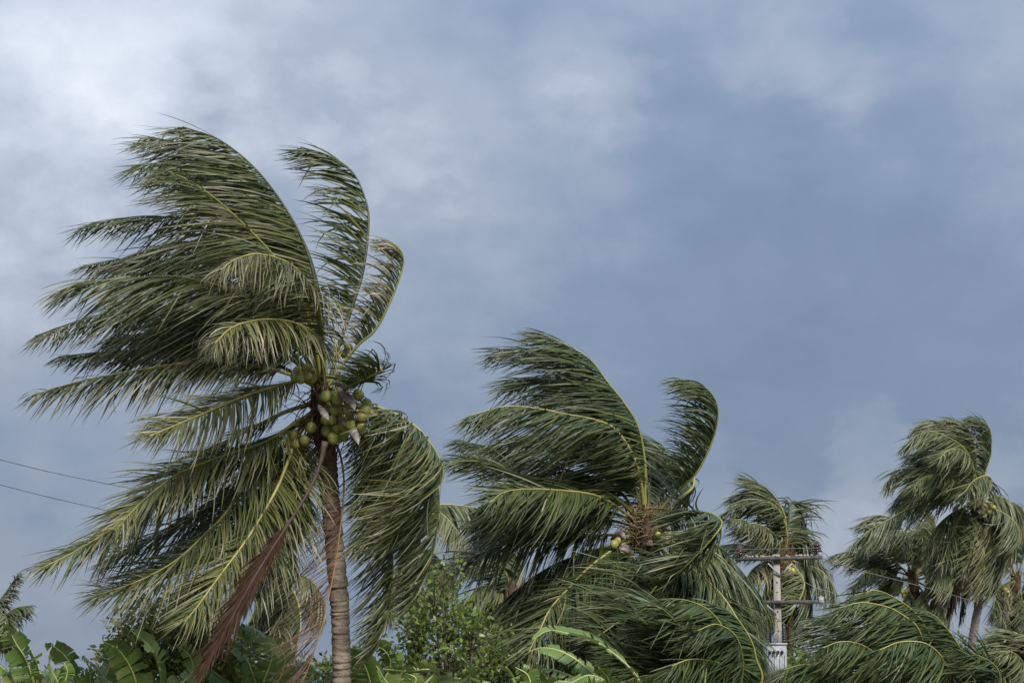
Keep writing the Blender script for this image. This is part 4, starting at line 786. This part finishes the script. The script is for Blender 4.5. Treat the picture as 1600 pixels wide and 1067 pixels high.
# --- bananas
banana('banana plant in the bottom left corner with upright torn leaves', 27.0, 70, [
    ('45,1040 25,1005 8,972', 0.26, dict(roll=55, tone=0.70, dz=-0.3)), ('62,1050 50,1020 38,995', 0.22, dict(roll=70, tone=0.55)), ('90,1075 80,1045 76,1022', 0.19, dict(roll=40, tone=0.85, dz=-0.4)),
    ('20,1060 -15,1030 -50,1030', 0.24, dict(tone=0.50)), ('95,1080 105,1050 100,1035', 0.19, dict(tone=0.65, roll=-40))], 1130)
banana('banana plant with narrow upright leaves between the left corner and the olive bush', 31.0, 135, [
    ('125,1075 112,1040 92,1015 70,1005', 0.24, dict(roll=40, tone=0.6, dz=-0.4)), ('140,1075 140,1045 128,1025', 0.2, dict(roll=60, tone=0.7, dz=-0.3)), ('150,1080 170,1045 168,1020 155,1008', 0.24, dict(roll=30, tone=0.55)),
    ('120,1085 90,1060 60,1052 35,1062', 0.24, dict(tone=0.6, roll=15)), ('155,1085 185,1062 205,1068', 0.24, dict(tone=0.65))], 1120)
banana('banana plant with broad arching leaves below the olive bush', 30.2, 225, [
    ('250,1085 248,1040 232,1008 205,985', 0.31, dict(roll=35, tone=0.65, dz=-0.6)), ('215,1080 205,1045 185,1015 162,1002', 0.28, dict(roll=30, tone=0.55, dz=-0.8)), ('190,1090 165,1060 150,1040 135,1030', 0.21, dict(tone=0.50, roll=20)),
    ('265,1085 300,1050 295,1022 275,1008', 0.24, dict(roll=30, tone=0.70, dz=0.2)), ('180,1100 140,1085 100,1090', 0.24, dict(tone=0.60))], 1150, tear=0.7)
banana('banana plant between the dead frond and the big trunk', 32.5, 420, [
    ('400,1070 385,1030 360,1010 340,1012', 0.29, dict(roll=20, tone=0.55)), ('410,1075 425,1020 400,985 365,980', 0.29, dict(roll=20, tone=0.50, dz=0.5)), ('440,1080 465,1040 480,1035 495,1050', 0.26, dict(roll=-10, tone=0.55)),
    ('395,1090 350,1070 315,1075', 0.28, dict(tone=0.65)), ('430,1080 445,1030 430,1008 405,1005', 0.24, dict(roll=10, tone=0.60, dz=-0.5)), ('385,1090 335,1050 310,1040 285,1050', 0.26, dict(tone=0.70, dz=-0.5)), ('440,1090 480,1065 510,1075', 0.24, dict(tone=0.50))], 1130)
banana('banana plant with a pale folded leaf right of the big trunk', 30.0, 640, [
    ('660,1075 680,1050 665,1045 640,1048 600,1045', 0.19, dict(roll=10, tone=0.70)), ('620,1085 600,1060 592,1045 588,1040', 0.21, dict(roll=20, tone=0.60)), ('670,1085 730,1060 728,1035 705,1018 685,1015', 0.22, dict(roll=40, tone=0.60, dz=-0.5)),
    ('640,1085 650,1060 630,1050', 0.19, dict(tone=0.55)), ('600,1095 560,1070 530,1068', 0.22, dict(tone=0.55)), ('690,1095 740,1075 760,1065 775,1075', 0.21, dict(tone=0.70))], 1130)
banana('banana plant with the big arching wind-torn leaf before the middle palm', 30.0, 980, [
    ('1000,1075 985,1045 955,1018 925,1000 890,990 858,985 830,1000', 0.22, dict(roll=25, tone=0.72, dz=-0.6, tear=0.75)), ('970,1085 935,1060 900,1030 870,1015 845,1012 825,1018', 0.21, dict(roll=15, tone=0.70, tear=0.7, dz=0.3)),
    ('955,1095 920,1075 890,1055 850,1045 800,1060', 0.19, dict(roll=10, tone=0.65)), ('940,1100 900,1085 860,1065 838,1035', 0.17, dict(roll=40, tone=0.80, dz=-0.5)), ('960,1095 950,1060 935,1042', 0.17, dict(roll=60, tone=0.75, dz=-0.6))], 1120)
banana('banana plant low in front with short bright leaves, left of the arching leaf', 28.5, 825, [
    ('815,1085 800,1055 790,1040', 0.17, dict(roll=50, tone=0.85)), ('830,1085 825,1055 805,1042', 0.17, dict(roll=30, tone=0.70)), ('845,1090 870,1065 900,1068', 0.17, dict(tone=0.90, dz=-0.3)), ('800,1095 770,1075 745,1080', 0.19, dict(tone=0.60)),
    ('850,1095 905,1060 925,1055 945,1062', 0.17, dict(tone=0.80, roll=20))], 1120)

banana('banana plant with drooping dark leaves just right of the big trunk', 33.5, 575, [
    ('580,1080 570,1040 552,1025 535,1035', 0.26, dict(tone=0.5, roll=15)), ('590,1080 610,1040 600,1015 575,1005', 0.28, dict(tone=0.55, roll=25)), ('600,1085 640,1055 660,1060 670,1080', 0.26, dict(tone=0.5)), ('570,1090 530,1070 500,1080', 0.26, dict(tone=0.6))], 1130)
banana('banana plant behind the dead frond, its leaf bent over leftward', 34.0, 345, [
    ('350,1080 355,1030 335,1005 300,1000 275,1012', 0.28, dict(tone=0.55, roll=20)), ('360,1080 385,1025 375,990 350,972', 0.28, dict(tone=0.5, roll=35)), ('335,1085 300,1060 270,1055 245,1070', 0.28, dict(tone=0.6, roll=10)), ('365,1080 410,1050 435,1055 450,1075', 0.26, dict(tone=0.5))], 1130)

# --- bushes
bush('leafy_bush', 'dense bush of small olive-green leaves at lower left', 33.0, [(230, 985, 60, 42, 0.9), (290, 975, 60, 55, 0.9), (205, 1030, 55, 45, 0.8), (270, 1040, 90, 50, 1.0), (340, 1020, 60, 60, 0.9)], 420, 14, 0.10, 0.115, 'bush_olive', 3, 260, wid=0.5, tone=(0.35, 1.0))
bush('leafy_bush', 'airy bush of glossy green leaves between the two big palms', 34.0, [(680, 930, 50, 34, 0.8), (700, 975, 58, 48, 0.9), (650, 985, 45, 50, 0.8), (740, 990, 38, 40, 0.6), (690, 890, 22, 20, 0.3), (700, 1040, 60, 36, 0.8), (625, 1045, 50, 36, 0.7)], 300, 11, 0.12, 0.095, 'bush_green', 5, 680, wid=0.5, tone=(0.3, 1.0))
bush('undergrowth_shrub', 'low green undergrowth around the foot of the big trunk', 34.5, [(560, 1052, 70, 30, 0.7), (470, 1062, 80, 28, 0.7), (620, 1062, 70, 25, 0.7)], 220, 13, 0.10, 0.10, 'bush_green', 8, 560, 'shrub')
bush('undergrowth_shrub', 'low dark undergrowth beneath the middle palm', 36.5, [(800, 1060, 60, 35, 0.8), (890, 1065, 90, 30, 0.9), (1000, 1070, 90, 25, 0.9)], 200, 13, 0.10, 0.10, 'bush_green', 9, 880, 'shrub', tone=(0.0, 0.4))
bush('undergrowth_shrub', 'low undergrowth between the two left banana plants', 35.0, [(120, 1075, 70, 22, 0.7), (30, 1072, 60, 26, 0.7), (170, 1062, 40, 24, 0.6)], 160, 13, 0.10, 0.10, 'bush_green', 10, 110, 'shrub', tone=(0.1, 0.6))
bush('undergrowth_shrub', 'distant green shrubbery below the concrete pole', 62.0, [(1240, 1045, 60, 35, 1.5), (1300, 1050, 60, 40, 1.5), (1180, 1060, 60, 30, 1.5)], 160, 12, 0.22, 0.22, 'bush_green', 12, 1240, 'shrub', tone=(0.1, 0.7))
bush('undergrowth_shrub', 'distant green shrubbery below the far right palms', 82.0, [(1480, 1035, 60, 40, 2), (1560, 1040, 60, 45, 2), (1420, 1045, 60, 30, 2)], 200, 12, 0.28, 0.26, 'bush_green', 13, 1500, 'shrub', tone=(0.1, 0.7))

bush('undergrowth_shrub', 'leafy mound filling the gap between airy bush and middle palm', 37.0, [(770, 1030, 50, 40, 0.8), (735, 1050, 50, 30, 0.8), (820, 1040, 50, 35, 0.8)], 230, 13, 0.11, 0.10, 'bush_green', 21, 775, 'shrub', tone=(0.2, 0.9))
bush('undergrowth_shrub', 'leafy mound behind the left bananas, under the olive bush', 36.0, [(200, 1060, 60, 30, 0.8), (310, 1062, 70, 34, 0.8), (400, 1060, 70, 30, 0.8)], 230, 13, 0.11, 0.11, 'bush_green', 22, 300, 'shrub', tone=(0.2, 0.9))

# --- power pole
DP = 57.0
base = at(1218, 1067, DP); pole = thing('utility_pole', 'square concrete utility pole with two crossarms and a white transformer', 'utility pole', (base[0], base[1], 0.0))
m_px = PXK * DP
def wp(px, py, dy=0.0):
    """point in the pole's own upright plane, dy metres behind it"""
    v = at(px, py, 1.0) - CO; k = (base[1] + dy) / v[1]; return CO + v * k
top = wp(1219, 866)
cx = base[0]
V, Q = box_arrays((cx, base[1], (top[2] - 0.1) / 2), 0.20, 0.18, top[2] + 0.1)
V[4:, :2] = (V[4:, :2] - np.array([cx, base[1]])) * 0.92 + np.array([cx, base[1]])
quads('post', V, Q, MT['concrete'], pole)
for i in range(9):
    z = top[2] - 0.25 - i * 0.28; S = [box_arrays((cx - 0.005, base[1] - 0.094, z), 0.035, 0.012, 0.035)]; V, Q = join(S); quads('bolt_hole', V, Q, MT['dark_part'], pole)
def arm(x0, y0, x1, y1, h, dyy, mat):
    a, b = wp(x0, y0, dyy), wp(x1, y1, dyy); L_ = b[0] - a[0]; ang = math.atan2(b[2] - a[2], L_); c = (a + b) / 2
    M = [[math.cos(ang), 0, -math.sin(ang)], [0, 1, 0], [math.sin(ang), 0, math.cos(ang)]]
    V, Q = box_arrays(c, L_, 0.12, h, M); o = quads('crossarm', V, Q, MT[mat], pole); return a, b
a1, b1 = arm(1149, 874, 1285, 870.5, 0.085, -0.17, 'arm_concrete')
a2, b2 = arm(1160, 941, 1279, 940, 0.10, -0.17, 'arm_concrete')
lf = np.random.default_rng(4)
dp = []
for i in range(70):   # weathered crust on the top of the upper arm
    t = lf.random(); p = a1 * (1 - t) + b1 * t; s_ = lf.uniform(0.02, 0.06); dp.append(box_arrays(p + np.array([0, lf.uniform(-0.05, 0.05), 0.05 + s_ * 0.3]), s_ * 1.3, s_, s_, Matrix.Rotation(lf.random() * 3, 3, 'Y')))
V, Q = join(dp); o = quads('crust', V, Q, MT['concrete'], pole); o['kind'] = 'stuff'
def bar(name, p, q, r, mat, par, k=6): return tube(name, [p, (np.asarray(p) + q) / 2, q], r, MT[mat], par, k, (0.1, 0.9, 0.2))
for (x0, y0, x1, y1) in ((1200, 880, 1219, 899), (1238, 880, 1219, 899), (1198, 945, 1213, 959), (1243, 945, 1226, 959)):
    bar('brace', wp(x0, y0, -0.25), wp(x1, y1, -0.12), 0.022, 'steel', pole)
def disc_insulator(c, sc, mat, n=3):
    prof = [(0.012, -0.16), (0.014, 0.0)]
    for i in range(n):
        z = i * 0.055; prof += [(0.05, z), (0.115 - 0.012 * i, z + 0.008), (0.11 - 0.012 * i, z + 0.028), (0.05, z + 0.045)]
    prof += [(0.045, n * 0.055 + 0.03), (0.01, n * 0.055 + 0.04)]
    V, Q = lathe_arrays((0, 0, 0), np.array(prof) * sc, 16); return quads('insulator', V + np.asarray(c), Q, MT[mat], pole, smooth=True)
i1 = wp(1156, 867, -0.17); i2 = wp(1276, 862, -0.17)
disc_insulator(i1, 1.45, 'porcelain'); disc_insulator(i2, 1.45, 'porcelain')
for (x0, x1, y0, y1) in ((1156, 1165, 863, 873),): bar('tie_rod', wp(x0, y0, -0.2), wp(x1 + 12, y1, -0.2), 0.015, 'steel', pole)
def rod_insulator(px, py, h, n, mat, r=0.06):
    c = wp(px, py, -0.2); prof = [(0.03, 0)]
    for i in range(n): z = h * (i + 0.3) / n; prof += [(0.5 * r, z), (r, z + h * 0.25 / n), (0.5 * r, z + h * 0.6 / n)]
    prof += [(0.02, h), (0.004, h + 0.02)]
    V, Q = lathe_arrays((0, 0, 0), prof, 12); return quads('insulator', V + c, Q, MT[mat], pole, smooth=True)
rod_insulator(1155, 936, 0.42, 5, 'porcelain_grey', 0.07)
rod_insulator(1283, 943, 0.22, 3, 'porcelain_grey', 0.07)
V, Q = box_arrays(wp(1158, 940, -0.2), 0.22, 0.10, 0.26); quads('switch_bracket', V, Q, MT['steel'], pole)
bar('fuse_holder', wp(1165, 946, -0.3), wp(1163, 962, -0.35), 0.05, 'dark_part', pole, 8)
V, Q = box_arrays(wp(1283, 938, -0.2), 0.14, 0.10, 0.22); quads('switch_bracket', V, Q, MT['steel'], pole)
tt = wp(1212.5, 1008, -0.42); tb = wp(1212.5, 1066, -0.42); zc = (tt[2] + tb[2]) / 2; hh = tt[2] - tb[2]
tank = None
V, Q = box_arrays((tt[0], tt[1], zc), 0.54, 0.42, hh); tank = quads('transformer_tank', V, Q, MT['white_paint'], pole)
V, Q = box_arrays((tt[0], tt[1], tt[2] + 0.03), 0.59, 0.47, 0.05); quads('tank_lid', V, Q, MT['white_paint'], tank)
for i in range(4):
    V, Q = lathe_arrays((0, 0, 0), [(0.005, 0), (0.045, 0.0), (0.05, 0.03), (0.03, 0.06), (0.035, 0.12), (0.005, 0.13)], 10); V = V[:, [0, 2, 1]] * np.array([1, -1, 1]); quads('bushing', V + np.array([tt[0] - 0.21 + i * 0.115, tt[1] - 0.21, tt[2] - 0.2]), Q, MT['dark_part'], tank, smooth=True)
for x in (-0.28, 0.28):
    prof = [(0.03, 0)]
    for i in range(6): z = 0.05 + i * 0.07; prof += [(0.05, z), (0.095 - i * 0.007, z + 0.02), (0.05, z + 0.05)]
    prof += [(0.02, 0.50), (0.02, 0.58), (0.003, 0.60)]
    V, Q = lathe_arrays((tt[0] + x * 0.85, tt[1], tt[2] + 0.05), prof, 12); quads('bushing', V, Q, MT['dark_part'], tank, smooth=True)
tube('lifting_loop', spline([(tt[0] - 0.06, tt[1] - 0.1, tt[2] + 0.05), (tt[0] - 0.06, tt[1] - 0.1, tt[2] + 0.28), (tt[0], tt[1] - 0.1, tt[2] + 0.36), (tt[0] + 0.07, tt[1] - 0.1, tt[2] + 0.28), (tt[0] + 0.07, tt[1] - 0.1, tt[2] + 0.05)], 18), 0.016, MT['steel'], tank, 6, (0, 1, 0))
for x in (-0.22, -0.07, 0.08, 0.22): V, Q = box_arrays((tt[0] + x, tt[1] - 0.226, zc - 0.12), 0.022, 0.04, hh * 0.7); quads('cooling_fin', V, Q, MT['white_paint'], tank)
tube('jumper_wire', spline([wp(1277, 858, -0.2), wp(1291, 866, -0.2), wp(1302, 882, -0.2), wp(1301, 900, -0.2)], 20), 0.012, MT['wire'], pole, 5)
tube('jumper_wire', spline([wp(1228, 893, -0.2), wp(1250, 905, -0.2), wp(1275, 918, -0.2), wp(1300, 925, -0.2)], 20), 0.009, MT['wire'], pole, 5)
tube('jumper_wire', spline([wp(1283, 940, -0.2), wp(1287, 955, -0.2), wp(1270, 985, -0.2), wp(1226, 1003, -0.3)], 20), 0.009, MT['wire'], pole, 5)
def wire(label, pts, r=0.011):
    C = spline([at(x, y, d) for x, y, d in pts], 60); o = tube('power_line', C, r, MT['wire'], None, 5); return tag(o, label, 'power line', 'power lines')
wire('upper overhead wire crossing the sky at the left edge', [(1276, 856, DP - 0.2), (1090, 858, 54), (900, 850, 50.5), (700, 833, 47), (420, 800, 42.5), (150, 752, 38.5), (0, 718, 36), (-300, 640, 32), (-700, 520, 28)], 0.0075)
wire('lower overhead wire crossing the sky at the left edge', [(1156, 862, DP - 0.2), (1000, 876, 55), (760, 878, 51), (520, 855, 46.5), (300, 825, 42), (140, 791, 38.5), (0, 757, 36), (-300, 675, 32), (-700, 545, 28)], 0.0075)
wire('overhead wire running right from the pole behind the young palm', [(1285, 872, DP - 0.1), (1340, 890, 60), (1406, 907, 64), (1462, 922, 67), (1538, 945, 72), (1650, 985, 80)], 0.013)
wire('lower overhead wire at right, below the dead fronds', [(1281, 940, DP), (1380, 962, 62), (1497, 991, 68), (1598, 1012, 75), (1700, 1035, 82)], 0.013)
